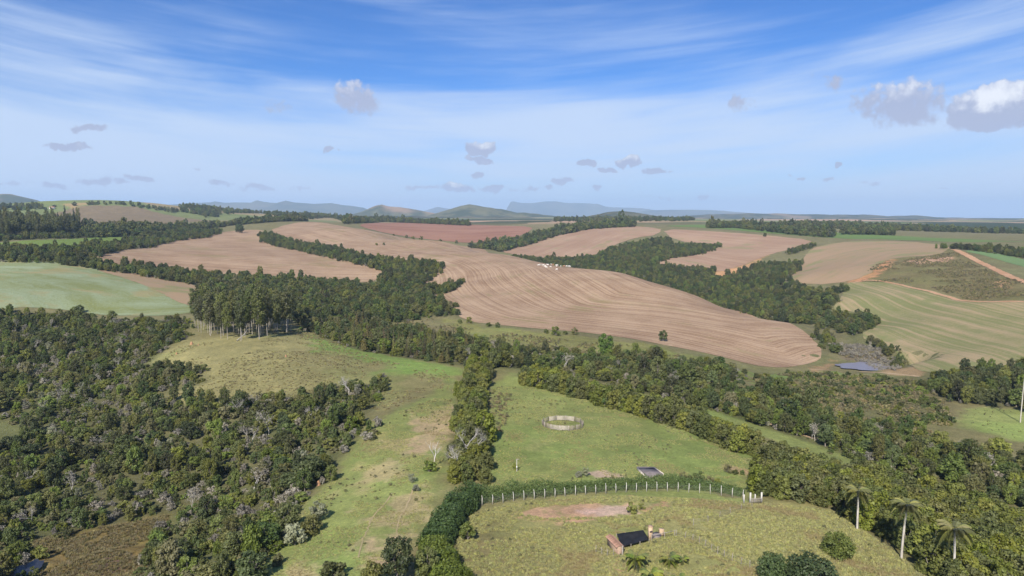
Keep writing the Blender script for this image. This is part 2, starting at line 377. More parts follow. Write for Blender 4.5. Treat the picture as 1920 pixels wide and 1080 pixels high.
class MB:
    """collects simple solids into one mesh"""
    def __init__(s): s.V = []; s.Q = []; s.T = []; s.n = 0
    def add(s, V, Q=None, T=None):
        s.V.append(np.asarray(V, float))
        if Q is not None and len(Q): s.Q.append(np.asarray(Q, int)+s.n)
        if T is not None and len(T): s.T.append(np.asarray(T, int)+s.n)
        s.n += len(V)
    def box(s, c, size, M=None):
        x, y, z = [v/2 for v in size]
        V = np.array([[-x,-y,-z],[x,-y,-z],[x,y,-z],[-x,y,-z],[-x,-y,z],[x,-y,z],[x,y,z],[-x,y,z]])
        if M is not None: V = V @ np.array(M).T
        s.add(V+np.array(c), [[0,3,2,1],[4,5,6,7],[0,1,5,4],[1,2,6,5],[2,3,7,6],[3,0,4,7]])
    def beam(s, a, b, w, h=None):
        a = Vector(a); b = Vector(b); d = b-a; q = d.to_track_quat('X', 'Z').to_matrix(); s.box((a+b)/2, (d.length, w, h or w), q)
    def tube(s, path, radii, n=6, cap=True):
        path = [Vector(p) for p in path]; m = len(path); V = []
        for i, p in enumerate(path):
            t = (path[min(i+1, m-1)]-path[max(i-1, 0)]).normalized()
            a = t.cross(Vector((0.31, 0.95, 0.02))).normalized(); b = t.cross(a); r = radii[i] if hasattr(radii, '__len__') else radii
            for k in range(n): V.append(p+(a*math.cos(2*PI*k/n)+b*math.sin(2*PI*k/n))*r)
        Q = [[i*n+k, i*n+(k+1) % n, (i+1)*n+(k+1) % n, (i+1)*n+k] for i in range(m-1) for k in range(n)]
        T = []
        if cap:
            V.append(path[-1]); c = len(V)-1; T += [[(m-1)*n+k, (m-1)*n+(k+1) % n, c] for k in range(n)]
        s.add([tuple(v) for v in V], Q, T)
    def mesh(s, name, mat, smooth=False):
        V = np.concatenate(s.V); F = []
        if s.Q: F.append(np.concatenate(s.Q))
        if s.T: F.append(np.concatenate(s.T))
        return mesh_np(name, V, F, mat, smooth)

# ------------------------------------------------------------------ woodland and field outlines, from landmarks in the view
RNG = np.random.default_rng(7)
WOOD = {}   # name -> (world polygon, dict)
def wood(name, poly, **k):
    c = {q: k.pop(q) for q in ('lo', 'hi', 'last') if q in k}
    WOOD[name] = (castn(poly, **c), k)
wood('left', [(-260,612),(0,592),(60,585),(140,592),(190,600),(280,602),(352,602),(350,634),(320,652),(285,680),(380,700),(398,716),(300,742),(380,762),(450,775),(495,745),(560,740),(640,722),(716,722),(706,765),(672,800),(684,815),(636,862),(634,900),(596,918),(552,955),(525,995),(505,1035),(460,1085),(430,1140),(245,1150),(262,1075),(322,1000),(316,968),(262,975),(150,996),(60,1015),(0,1022),(-260,1040)], sp=3.9)
CLEAR = castn([(-160,792),(40,796),(58,812),(20,835),(-160,850)])
wood('corner', [(-200,1030),(0,1020),(45,1040),(40,1090),(-200,1150)], sp=4.5)
wood('band_left', [(-150,474),(0,476),(90,480),(160,492),(240,499),(330,508),(376,522),(372,540),(300,524),(250,516),(160,504),(60,494),(0,490),(-150,489)], sp=5.0)
wood('behind_grove', [(370,516),(450,520),(560,526),(660,533),(720,542),(775,560),(800,596),(740,606),(690,604),(610,608),(575,620),(560,612),(545,590),(420,575),(380,560),(372,540)], sp=4.8)
wood('strip', [(483,443),(497,438),(545,452),(620,466),(690,484),(760,492),(822,496),(822,517),(792,537),(772,548),(702,538),(722,514),(690,502),(620,486),(550,470),(490,454)], sp=5.0)
wood('tongue', [(790,549),(830,538),(866,530),(862,542),(825,555),(795,560)], sp=4.6)
wood('elbow', [(700,545),(790,550),(830,566),(852,592),(815,594),(750,580),(680,565)], sp=4.6)
wood('riparian', [(585,622),(680,608),(760,618),(830,634),(900,648),(960,662),(1050,664),(1140,676),(1200,672),(1280,680),(1385,700),(1400,712),(1330,708),(1345,735),(1420,775),(1525,808),(1430,795),(1300,760),(1180,728),(1050,700),(960,694),(900,688),(850,684),(780,675),(700,662),(620,642)], sp=4.4)
wood('right_near', [(1330,722),(1420,735),(1500,755),(1560,785),(1640,802),(1700,815),(1780,842),(1860,862),(1960,882),(2100,915),(2100,995),(1960,962),(1860,938),(1740,906),(1640,876),(1560,845),(1440,806),(1350,774)], sp=4.1)
wood('right_clump', [(1738,712),(1800,702),(1880,692),(2060,690),(2060,785),(1925,772),(1850,760),(1775,752),(1748,738)], sp=4.5)
wood('valley', [(950,480),(1020,487),(1110,484),(1135,472),(1165,462),(1200,454),(1258,448),(1264,460),(1350,462),(1330,474),(1262,485),(1228,498),(1270,502),(1342,508),(1330,528),(1385,512),(1430,496),(1498,494),(1498,508),(1472,528),(1500,540),(1572,545),(1574,566),(1545,592),(1522,618),(1500,612),(1400,590),(1300,560),(1200,530),(1100,511),(1000,497)], lo=560, hi=1500, last=True, sp=5.0)
wood('valley_end', [(1545,592),(1590,590),(1643,594),(1653,608),(1620,622),(1602,642),(1590,632),(1560,612),(1530,625)], sp=4.6)
wood('pond_side', [(1632,640),(1660,650),(1690,668),(1706,690),(1690,694),(1665,676),(1640,660)], sp=4.0)
wood('pond_left', [(1522,628),(1560,632),(1580,650),(1572,664),(1550,662),(1542,648)], sp=4.2)
wood('far_strip', [(880,466),(920,458),(980,449),(1020,437),(1100,424),(1190,421),(1190,426),(1110,430),(1040,444),(990,460),(940,473)], lo=900, hi=2000, last=True, sp=6.5, big=1)
wood('left_mid', [(225,452),(300,438),(408,432),(416,438),(392,446),(330,452),(240,470),(162,490),(100,480),(0,474),(-150,474),(-150,466),(0,467),(120,468),(245,458)], sp=5.6)
wood('left_back', [(150,446),(240,444),(300,436),(405,428),(440,422),(560,415),(578,415),(480,417),(380,424),(300,428),(150,432)], lo=700, hi=1900, sp=7.0, big=1)
wood('pines', [(-150,449),(0,449),(140,444),(150,434),(100,428),(-150,430)], sp=6.0, pine=1)
wood('pine_foot', [(-150,454),(0,453),(150,447),(150,444),(0,449),(-150,449)], sp=5.0)
wood('plateau', [(1326,428),(1380,428),(1480,440),(1562,446),(1566,440),(1500,432),(1400,424),(1330,423)], lo=1000, hi=2100, sp=7.5, big=1)
wood('plateau_b', [(1578,440),(1675,442),(1675,437),(1580,434)], lo=1000, hi=2300, sp=9, big=1)
wood('right_line', [(1755,466),(1800,468),(1920,486),(2050,500),(2050,488),(1920,474),(1800,463)], sp=6.0)
wood('red_back', [(645,421),(720,416),(880,424),(880,421),(720,412),(645,414)], lo=1300, hi=2600, last=True, sp=9, big=1)
wood('arm', [(1478,478),(1530,464),(1528,461),(1470,472)], sp=5)
FARW = [[(1420,424),(1900,440),(1960,446),(1960,440),(1700,428),(1560,420)], [(380,412),(560,414),(700,413),(700,410),(380,409)], [(100,388),(200,384),(330,400),(400,410),(410,408),(330,396),(200,381)], [(-100,398),(90,394),(70,386),(-100,388)], [(1040,416),(1200,416),(1300,415),(1300,412),(1040,411)], [(560,412),(640,414),(640,409),(560,408)]]

FIELDS = [
 # name, polygon, cast options, row guide, material key, lift, step, label
 ('stubble_field', [(498,434),(540,420),(590,415),(640,424),(700,434),(760,446),(830,453),(900,464),(950,479),(1000,489),(1060,498),(1110,504),(1180,517),(1250,536),(1330,561),(1400,584),(1480,606),(1515,626),(1540,652),(1540,672),(1500,686),(1440,690),(1380,676),(1300,657),(1230,645),(1150,630),(1080,622),(1000,616),(920,608),(868,600),(850,580),(838,560),(812,553),(780,540),(808,515),(805,492),(760,487),(690,478),(620,464),(550,450)], dict(hi=1480), [(498,440),(620,468),(760,490),(806,515),(800,548),(870,600),(1000,616),(1150,630),(1300,657),(1440,690),(1560,705),(1640,690)], 'stubble', 0.16, 6.5),
 ('stubble_field', [(158,489),(240,468),(330,450),(400,440),(430,432),(482,430),(500,434),(490,450),(550,466),(620,482),(690,498),(722,510),(704,528),(650,530),(560,524),(450,516),(330,507),(240,499)], dict(hi=1400), [(158,489),(330,507),(450,516),(560,524),(704,528)], 'stubble', 0.19, 7.0),
 ('ploughed_field', [(668,421),(720,417),(830,420),(930,423),(1003,425),(985,440),(940,450),(880,456),(830,451),(760,443),(700,433)], dict(lo=1290, hi=2400, last=True), [(668,421),(1003,425)], 'red', 0.35, 14),
 ('stubble_field', [(935,468),(985,456),(1040,440),(1090,428),(1150,423),(1240,428),(1236,440),(1190,446),(1160,456),(1130,470),(1110,480),(1020,484),(950,476)], dict(lo=930, hi=1700, last=True), [(935,468),(1090,428),(1240,428)], 'pink', 0.3, 11),
 ('stubble_field', [(1240,430),(1330,433),(1430,440),(1530,450),(1500,462),(1440,478),(1390,498),(1340,512),(1260,497),(1225,494),(1330,468),(1355,456),(1262,452)], dict(lo=850, hi=1600, last=True), [(1240,430),(1430,440),(1530,450)], 'pink', 0.26, 10),
 ('fallow_field', [(1470,525),(1500,500),(1510,478),(1530,462),(1600,452),(1700,452),(1790,462),(1760,480),(1690,482),(1650,492),(1640,510),(1600,528),(1520,536)], dict(hi=1400), [(1470,525),(1600,470),(1790,462)], 'fallow', 0.22, 8),
 ('green_field', [(1230,424),(1320,427),(1480,440),(1570,447),(1700,450),(1800,460),(1920,478),(2040,490),(2040,470),(1920,458),(1800,448),(1700,443),(1580,438),(1480,428),(1330,421)], dict(lo=950, hi=2200), [(1230,424),(1570,447),(2040,490)], 'green', 0.25, 11),
 ('green_field', [(1800,470),(1860,482),(1920,500),(2040,530),(2040,508),(1920,486),(1840,470)], dict(hi=1200), [(1800,470),(1920,500),(2040,530)], 'green2', 0.22, 6),
 ('striped_field', [(1556,582),(1580,560),(1582,535),(1600,528),(1680,530),(1760,548),(1822,566),(1920,568),(2060,575),(2060,690),(1900,690),(1800,694),(1735,700),(1712,690),(1690,664),(1650,645),(1610,632),(1640,612),(1655,598),(1600,583)], dict(), [(1540,520),(1920,640),(2060,690)], 'striped', 0.18, 6),
 ('oat_field', [(-160,486),(0,487),(80,490),(170,500),(260,514),(340,528),(372,540),(372,575),(350,592),(260,592),(190,590),(140,582),(60,575),(0,580),(-160,600)], dict(hi=900), [(-160,486),(170,500),(372,545)], 'oat', 0.18, 5),
 ('oat_strip', [(165,500),(260,513),(340,526),(374,540),(372,574),(345,572),(300,548),(240,524)], dict(hi=900), [(165,500),(374,540)], 'fallow', 0.34, 4),
 ('green_field', [(-150,462),(0,458),(120,449),(210,442),(255,450),(230,460),(120,465),(0,468),(-150,472)], dict(hi=1100), [(-150,462),(210,442)], 'bright', 0.25, 8),
]

# ------------------------------------------------------------------ terrain sheet
SOIL = np.array((0.42, 0.24, 0.14)); STRAW = np.array((0.33, 0.27, 0.125))
def paint_list():
    A = []
    def p(poly, col, soft, nz=1.0, amt=1.0, **k): A.append((castn(poly, **k), np.array(col), soft, nz, amt))
    scrub = (0.20, 0.178, 0.080); brown = (0.235, 0.212, 0.092); mid = (0.228, 0.256, 0.082); nearp = (0.290, 0.268, 0.104); lush = (0.185, 0.250, 0.066)
    p([(-200,1140),(-200,560),(330,600),(600,600),(900,640),(1540,690),(2060,700),(2060,1140)], scrub, 20, 1)
    p([(280,690),(330,640),(420,630),(560,612),(640,640),(760,670),(860,690),(850,720),(720,770),(640,800),(440,800),(330,745)], brown, 6)
    p([(560,620),(660,650),(780,680),(860,690),(845,712),(740,700),(640,665),(570,640)], lush, 5, 2)
    p([(850,715),(845,760),(835,850),(820,920),(800,1000),(740,1060),(700,1140),(440,1140),(470,1085),(530,1000),(600,920),(640,870),(690,800),(760,760)], mid, 3)
    p([(925,715),(960,700),(1000,715),(1180,760),(1300,800),(1420,850),(1420,900),(1400,930),(1300,915),(1100,910),(960,920),(905,920),(900,860),(915,780)], mid, 3)
    p([(880,955),(1000,935),(1150,925),(1400,940),(1560,955),(1700,1050),(1760,1140),(780,1140),(830,1020)], nearp, 2.5)
    p([(1100,930),(1300,918),(1420,945),(1380,960),(1250,945),(1100,950)], mid, 3, 2)
    p([(860,1000),(940,985),(1050,1060),(1000,1130),(800,1130)], (0.20,0.165,0.075), 6, 2, 0.8)
    p([(1380,960),(1560,960),(1650,1040),(1600,1070),(1440,1000)], (0.29,0.25,0.105), 5, 2, 0.8)
    p([(1780,770),(1860,762),(1960,775),(2060,800),(2060,850),(1900,825),(1800,800)], mid, 3)
    p([(1400,700),(1540,695),(1720,705),(1800,770),(1700,800),(1560,770),(1450,730)], (0.17,0.148,0.070), 8, 2)
    p([(1400,700),(1560,698),(1600,716),(1500,735),(1420,720)], lush, 5, 2, 0.8)
    p([(830,595),(920,615),(1080,630),(1230,650),(1380,684),(1300,690),(1100,660),(930,640),(850,620)], (0.20,0.195,0.068), 4, 2)
    p([(940,650),(1060,650),(1140,665),(1000,670)], (0.17,0.15,0.07), 5, 2)
    p([(740,570),(820,600),(860,640),(800,630),(740,600)], (0.19,0.165,0.08), 6, 2)
    p([(1600,530),(1650,490),(1790,468),(1920,530),(2050,560),(2050,572),(1820,568),(1760,548),(1680,530)], (0.17,0.145,0.064), 4, 2)
    p([(60,1010),(150,990),(320,960),(325,1000),(260,1080),(240,1140),(40,1140)], (0.215,0.155,0.058), 4, 2)
    p([(180,1050),(215,1045),(225,1075),(190,1085)], (0.15,0.085,0.10), 3, 2)
    p([(-160,785),(40,790),(60,812),(20,838),(-160,850)], lush, 2.5)
    p([(1540,640),(1640,650),(1700,690),(1660,692),(1575,670)], (0.16,0.125,0.085), 5, 2)
    p([(1000,702),(1300,756),(1450,796),(1620,850),(1760,890),(1760,912),(1600,880),(1440,822),(1300,782),(1000,716)], mid, 2, 1)
    # bare earth, worn by cattle and machines
    for poly, a in [([(800,770),(845,765),(845,800),(825,830),(790,850),(800,800)], .8), ([(700,860),(740,830),(760,850),(735,900),(710,890)], .55), ([(730,930),(800,910),(790,980),(740,1000),(700,990)], .6), ([(690,1010),(750,1000),(720,1060),(660,1075)], .9), ([(690,830),(720,810),(700,900),(670,930)], .35), ([(760,990),(800,985),(770,1030),(740,1045)], .7), ([(530,1060),(600,1058),(570,1100),(520,1100)], .6),
                    ([(1005,815),(1045,820),(1040,840),(1000,840)], .35), ([(1030,785),(1080,786),(1080,800),(1032,800)], .3), ([(1190,835),(1260,830),(1260,850),(1200,852)], .3)]:
        p(poly, STRAW*1.25 if a < .5 else (0.44,0.32,0.19), 3, 3, a)
    p([(965,965),(1010,948),(1100,943),(1190,940),(1205,952),(1190,968),(1090,972),(1020,975)], (0.52,0.32,0.20), 2.2, 3, 0.95)
    p([(1090,955),(1170,950),(1195,962),(1120,968)], (0.58,0.39,0.31), 1.2, 2, 1.0)
    p([(1205,955),(1240,938),(1270,935),(1250,946),(1215,962)], (0.42,0.26,0.15), 1.2, 2, 0.9)
    p([(1100,885),(1120,882),(1160,886),(1172,895),(1110,898)], (0.48,0.34,0.25), 0.8, 2, 1.0)
    p([(1355,872),(1400,880),(1402,890),(1375,888)], (0.38,0.25,0.15), 1.5, 2, 0.9)
    p([(1145,1030),(1165,1030),(1200,1100),(1165,1100)], (0.36,0.24,0.145), 1.3, 2, 0.9)
    p([(1520,690),(1560,676),(1555,690),(1530,700)], (0.36,0.22,0.12), 2, 2, 0.7); p([(1650,694),(1730,690),(1725,706),(1665,702)], (0.38,0.24,0.14), 2, 2, 0.9)
    p([(1590,528),(1630,512),(1660,490),(1680,482),(1668,500),(1640,520),(1610,532)], (0.42,0.22,0.11), 3, 2, 1.0)
    p([(1690,492),(1740,482),(1785,482),(1780,490),(1720,496)], (0.42,0.26,0.17), 3, 2, 1.0); p([(1860,528),(1890,525),(1888,540),(1868,540)], (0.42,0.25,0.14), 3, 2, 1.0)
    p([(1330,512),(1390,498),(1440,478),(1400,505),(1350,524)], (0.42,0.24,0.12), 4, 2, 1.0)
    p([(120,383),(175,380),(135,392)], (0.42,0.26,0.14), 6, 1, .6)
    return A
def color_ground(x, y):
    r = np.hypot(x, y); C = np.empty((len(x), 3)); n1 = fbm(x, y, 60, 4, 31); n2 = fbm(x, y, 14, 3, 32)
    C[:] = (0.17, 0.155, 0.075)
    # distant farmland: a patchwork of woods, pasture, stubble and red earth
    a = fbm(x, y, 420, 3, 41); b = fbm(x, y, 650, 3, 42); fk = sstep(1500, 2300, r)[:,None]
    F = np.where((a > 0.52)[:,None], (0.045,0.062,0.030), np.where((b > 0.56)[:,None], (0.42,0.28,0.19), np.where((b < 0.42)[:,None], (0.16,0.19,0.07), (0.27,0.22,0.12))))
    C = C*(1-fk)+F*fk
    hill = np.array(castn([(60,405),(160,385),(260,388),(400,414),(300,424),(100,420)], lo=1000, hi=2600)); m = inside(hill, x, y)
    C[m] = (0.19,0.145,0.085)
    for P, col, soft, nz, amt in PAINT:
        lo = P.min(0)-soft*3; hi = P.max(0)+soft*3
        i = np.where((x > lo[0]) & (x < hi[0]) & (y > lo[1]) & (y < hi[1]))[0]
        if not len(i): continue
        d = linedist(P, x[i], y[i], True); sd = np.where(inside(P, x[i], y[i]), d, -d)
        sd = sd + (fbm(x[i], y[i], max(soft*2.2, 3), 4, 50, 0.65)-0.5)*soft*3.0*nz
        w = sstep(-soft, soft, sd)*amt
        C[i] = C[i]*(1-w[:,None]) + col*w[:,None]
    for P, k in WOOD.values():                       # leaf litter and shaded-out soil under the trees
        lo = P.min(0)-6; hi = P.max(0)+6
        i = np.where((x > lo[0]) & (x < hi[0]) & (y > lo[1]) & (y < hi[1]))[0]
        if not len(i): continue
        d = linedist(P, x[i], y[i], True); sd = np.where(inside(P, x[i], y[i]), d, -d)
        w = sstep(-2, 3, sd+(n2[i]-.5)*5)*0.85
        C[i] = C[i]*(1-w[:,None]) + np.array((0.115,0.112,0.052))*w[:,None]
    nearm = 1-sstep(600, 1500, r)
    C *= (1+((n1-0.5)*0.5+(n2-0.5)*0.30)*nearm)[:,None]
    g = sstep(0.50, 0.68, fbm(x, y, 26, 4, 61))*0.35*nearm
    C = C*(1-g[:,None]) + C*np.array((0.82,1.06,0.80))*g[:,None]
    return np.clip(C, 0.01, 0.8)
PAINT = paint_list()
def build_terrain():
    th = np.concatenate([np.linspace(-PI, -0.85, 30)[:-1], np.linspace(-0.85, -0.72, 14)[:-1], np.linspace(-0.72, 0.72, 440), np.linspace(0.72, 0.85, 14)[1:], np.linspace(0.85, PI, 30)[1:-1]])
    lr = np.concatenate([np.linspace(math.log(15), math.log(85), 26)[:-1], np.linspace(math.log(85), math.log(1400), 600)[:-1], np.linspace(math.log(1400), math.log(4000), 150)[:-1], np.linspace(math.log(4000), math.log(26000), 110)])
    r = np.exp(lr); nt_, nr = len(th), len(r)
    X = (r[:,None]*np.sin(th)[None]).ravel(); Y = (r[:,None]*np.cos(th)[None]).ravel(); Z = H(X, Y)
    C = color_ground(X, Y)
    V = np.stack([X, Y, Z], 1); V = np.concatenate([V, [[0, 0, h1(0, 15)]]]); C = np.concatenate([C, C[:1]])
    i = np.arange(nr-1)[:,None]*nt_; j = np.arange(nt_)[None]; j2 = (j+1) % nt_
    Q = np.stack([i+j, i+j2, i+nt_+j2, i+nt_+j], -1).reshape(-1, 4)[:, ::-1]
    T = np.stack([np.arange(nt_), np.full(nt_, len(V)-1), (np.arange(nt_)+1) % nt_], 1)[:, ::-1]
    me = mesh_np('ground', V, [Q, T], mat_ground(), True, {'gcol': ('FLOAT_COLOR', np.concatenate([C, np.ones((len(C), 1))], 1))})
    tag(obj('ground', me), 'rolling grassy and scrubby farmland', None, None, 'structure')
build_terrain()

def drape(name, P, step, lift, mat, guide=None, jit=0.35, extra=None):
    """a sheet that follows the land inside the outline P"""
    B = densify(P, step, RNG, jit*step*0.25)
    lo = B.min(0); hi = B.max(0); gx, gy = np.meshgrid(np.arange(lo[0], hi[0], step), np.arange(lo[1], hi[1], step))
    gx = gx.ravel()+RNG.uniform(-.2, .2, gx.size)*step; gy = gy.ravel()+RNG.uniform(-.2, .2, gy.size)*step
    m = inside(B, gx, gy); gx, gy = gx[m], gy[m]; m = linedist(B, gx, gy, True) > step*0.45; gx, gy = gx[m], gy[m]
    co = [Vector(p) for p in B] + [Vector((a, b)) for a, b in zip(gx, gy)]
    v, e, f, *_ = delaunay_2d_cdt(co, [], [list(range(len(B)))], 1, 1e-4)
    xy = np.array([(p.x, p.y) for p in v]); F = np.array([t for t in f if len(t) == 3])
    a, b, c = xy[F[:,0]], xy[F[:,1]], xy[F[:,2]]
    ar = (b[:,0]-a[:,0])*(c[:,1]-a[:,1])-(b[:,1]-a[:,1])*(c[:,0]-a[:,0]); F[ar < 0] = F[ar < 0][:, ::-1]
    z = H(xy[:,0], xy[:,1])+lift
    at = {}
    if guide is not None: at['row'] = ('FLOAT', linedist(guide, xy[:,0], xy[:,1]))
    return mesh_np(name, np.column_stack([xy, z]), F, mat, True, at)
FM = {
 'stubble': mat_field('stubble', (0.225,0.142,0.086), (0.405,0.288,0.188), 1.7, (0.235,0.185,0.09), 0.10, 0.74, 0.07, 0.12),
 'red': mat_field('ploughed_earth', (0.225,0.108,0.070), (0.315,0.178,0.120), 9.0, None, 0, 0.25, 0.35, 2, 0.006),
 'pink': mat_field('pale_stubble', (0.275,0.172,0.112), (0.375,0.258,0.172), 4.0, (0.24,0.205,0.10), 0.15, 0.4, 0.35, 1.0, 0.01),
 'fallow': mat_field('fallow_grass', (0.33,0.225,0.140), (0.27,0.205,0.115), 7.0, (0.205,0.205,0.085), 0.18, 0.35, 0.35, 1.5, 0.012),
 'green': mat_field('young_crop', (0.107,0.164,0.045), (0.139,0.201,0.061), 8.0, None, 0, 0.3, 0.3, 3, 0.01),
 'green2': mat_field('blue_green_crop', (0.123,0.193,0.070), (0.148,0.221,0.098), 4.0, None, 0, 0.3, 0.3, 2, 0.02),
 'bright': mat_field('bright_pasture', (0.123,0.176,0.041), (0.164,0.217,0.053), 6.0, None, 0, 0.25, 0.3, 3, 0.015),
 'striped': mat_field('striped_stubble', (0.185,0.190,0.076), (0.345,0.262,0.150), 2.4, (0.170,0.195,0.068), 0.02, 0.72, 0.62, 0.35, 0.02),
 'oat': mat_field('silvery_oats', (0.175,0.195,0.072), (0.255,0.300,0.185), 4.0, (0.27,0.225,0.105), 0.22, 0.45, 0.40, 9, 0.03),
}
FLAB = ['big harvested stubble field curving over the central hill', 'harvested stubble field on the left hill around the lone tree', 'red bare ploughed field below the far tree line', 'pale pinkish harvested field beyond the wooded valley', 'pinkish bare field right of the valley wood',
        'faded grassy fallow field above the pond valley', 'long bright green crop strip on the plateau', 'blue green crop slope beside the dirt road', 'green and tan striped field above the pond', 'silvery green oat field on the left rise', 'tan strip along the edge of the oat field', 'bright green pasture strip before the pine stand']
FPOLY = []
for (nm, poly, k, guide, mk, lift, step), lab in zip(FIELDS, FLAB):
    P = chaikin(castn(poly, **k), 1); FPOLY.append(P)
    Gd = chaikin(castn(guide, **k), 2, False)
    tag(obj(nm, drape(nm, P, step, lift, FM[mk], Gd)), lab, None, None, 'structure')
print('terrain+fields', round(time.time()-T0, 1))

def ribbon(name, line, w, lift, mat, label, step=3.0, **k):
    L = densify(chaikin(castn(line, **k), 2, False), step, RNG, 0.15, False)
    t = np.gradient(L, axis=0); t /= np.maximum(np.hypot(t[:,0], t[:,1])[:,None], 1e-6); nrm = np.stack([-t[:,1], t[:,0]], 1)
    ww = w*(0.85+0.3*fbm(L[:,0], L[:,1], 12, 2, 77)); V = []; n = len(L)
    for f in (-1, -0.33, 0.33, 1):
        q = L+nrm*(ww*0.5*f)[:,None]+RNG.normal(0, 0.06*w, (n, 2)); V.append(np.column_stack([q, H(q[:,0], q[:,1])+lift]))
    V = np.concatenate(V); Q = np.concatenate([[[c*n+i, c*n+i+1, (c+1)*n+i+1, (c+1)*n+i] for i in range(n-1)] for c in range(3)])
    a = V[Q[:,0]]; b = V[Q[:,1]]; c = V[Q[:,2]]; ar = (b[:,0]-a[:,0])*(c[:,1]-a[:,1])-(b[:,1]-a[:,1])*(c[:,0]-a[:,0]); Q[ar < 0] = Q[ar < 0][:, ::-1]
    return tag(obj(name, mesh_np(name, V, Q, mat, True)), label, None, None, 'structure')
def mat_earth(name, c1, c2):
    m, nt, out = newmat(name); P = pos(nt); n = nt.noise(P, 0.5, 5, 0.65); n2 = nt.noise(P, 0.06, 3, 0.5)
    c = nt.mix(nt.ramp(nt.math('ADD', nt.math('MULTIPLY', n, .6), nt.math('MULTIPLY', n2, .4)), 0.35, 0.65), c1, c2)
    principled(nt, out, c, 0.95, 0.1, n, 0.1, 0.5); return m
EARTH = mat_earth('orange_earth', (0.37,0.20,0.105), (0.48,0.30,0.185)); EARTH2 = mat_earth('pale_earth', (0.36,0.25,0.145), (0.45,0.335,0.21))
EARTH3 = mat_earth('trodden_grass', (0.30,0.255,0.13), (0.40,0.31,0.18))
ribbon('dirt_road', [(1786,468),(1810,477),(1850,497),(1880,512),(1920,530),(2000,562)], 7.5, 0.35, EARTH, 'orange dirt road running down beside the blue green crop', hi=1000)
ribbon('dirt_road', [(1600,530),(1640,524),(1690,534),(1760,552),(1822,568),(1920,567),(2040,568)], 3.0, 0.35, EARTH, 'orange farm track above the striped field', hi=1000)
ribbon('dirt_track', [(1330,758),(1400,778),(1440,795),(1500,815),(1560,832),(1615,848),(1700,872)], 2.6, 0.12, EARTH2, 'pale earth track behind the long tree hedge', 2.0)
ribbon('dirt_track', [(1520,693),(1580,696),(1650,699),(1725,706)], 2.2, 0.12, EARTH2, 'pale earth track along the near shore of the pond', 2.0)
ribbon('cattle_path', [(775,915),(765,945),(748,975),(742,1000),(752,1020)], 0.34, 0.06, EARTH3, 'thin cattle path worn down the left pasture', 0.8)
ribbon('cattle_path', [(735,925),(722,945),(704,962),(690,985),(678,1020),(672,1045)], 0.28, 0.06, EARTH3, 'fainter cattle path left of the worn trail', 0.8)

# ------------------------------------------------------------------ water
def mat_water(name, col, rough):
    m, nt, out = newmat(name); P = pos(nt); n = nt.noise(P, 1.4, 3, 0.5)
    principled(nt, out, col, rough, 0.6, n, 0.03, 0.25); return m
def water(name, c, rx, ry, z, mat, label, seed):
    a = np.linspace(0, 2*PI, 64, endpoint=False); w = 0.72+0.5*fbm(np.cos(a)*3+seed, np.sin(a)*3, 1.1, 3, seed)
    V = np.column_stack([c[0]+np.cos(a)*rx*w, c[1]+np.sin(a)*ry*w, np.full(64, z)]); V = np.concatenate([V, [[c[0], c[1], z]]])
    F = np.array([[i, (i+1) % 64, 64] for i in range(64)])
    tag(obj(name, mesh_np(name, V, F, mat, True)), label, None, None, 'structure')
water('pond', pc, 17, 11, POND[0][2]+0.75, mat_water('pond_water', (0.20,0.18,0.19), 0.34), 'small shallow pond reflecting the sky at the valley end', 3)
water('pool', pm, 2.6, 5, POND[1][2]+0.8, mat_water('dark_water', (0.025,0.025,0.03), 0.35), 'dark pool in the marsh at the bottom left corner', 5)

# ------------------------------------------------------------------ far hills
def mat_hill(name, c1, c2, c3, s):
    m, nt, out = newmat(name); P = pos(nt); n = nt.noise(P, s, 6, 0.65); n2 = nt.noise(P, s*0.35, 3, 0.5)
    c = nt.mix(nt.ramp(n, 0.42, 0.58), c1, c2); c = nt.mix(nt.ramp(n2, 0.55, 0.66, 0, 0.8), c, c3)
    principled(nt, out, c, 1.0, 0.05, n, 12.0, 0.6); return m
def hill(name, label, prof, D, depth, mat, seed, rough=0.18, base=None):
    base = 18.0-0.0072*max(D-4200, 0) if base is None else base
    prof = [(-0.0+p[0], p[1]) for p in prof]; px = np.array([p[0] for p in prof], float); py = np.array([p[1] for p in prof], float)
    n = max(60, int((px[-1]-px[0])/2.2)); m = 46; U = np.linspace(px[0], px[-1], n); T = np.linspace(-1, 1, m); V = []
    yy = np.interp(U, px, py)-(fbm(U, U*0, 26, 3, seed+5)-.5)*(2.6 if D < 8000 else 1.6)
    for t in T:
        for i, u in enumerate(U):
            d = ray(u, yy[i]); d = d/d.y; top = CAMZ+d.z*D
            yk = D+t*depth*(0.8+0.4*math.sin(u*0.02+seed)); prf = max(0.0, 1-abs(t)**1.25)
            V.append((d.x*D*(1+0.15*t*depth/D), yk, base+(top-base)*prf))
    V = np.array(V); nz = fbm(V[:,0], V[:,1], depth*0.42, 5, seed, 0.55)-0.5
    k = np.repeat(1-np.abs(T)**1.25, n); edge = np.tile(np.minimum(1, np.minimum(np.arange(n), np.arange(n)[::-1])/(n*0.06)), m)
    V[:,2] = base-25*(1-np.clip(k*6, 0, 1)) + (V[:,2]-base)*(1+nz*rough*8*(k*(1-k))*2)*edge
    i = np.arange(m-1)[:,None]*n; j = np.arange(n-1)[None]
    Q = np.stack([i+j, i+j+1, i+n+j+1, i+n+j], -1).reshape(-1, 4)
    tag(obj(name, mesh_np(name, V, Q, mat, True)), label, None, None, 'structure')
HM = mat_hill('mountain_slopes', (0.055,0.07,0.04), (0.10,0.105,0.06), (0.16,0.13,0.08), 0.0016)
HB = mat_hill('hill_pasture', (0.05,0.065,0.032), (0.13,0.125,0.06), (0.30,0.20,0.13), 0.0045)
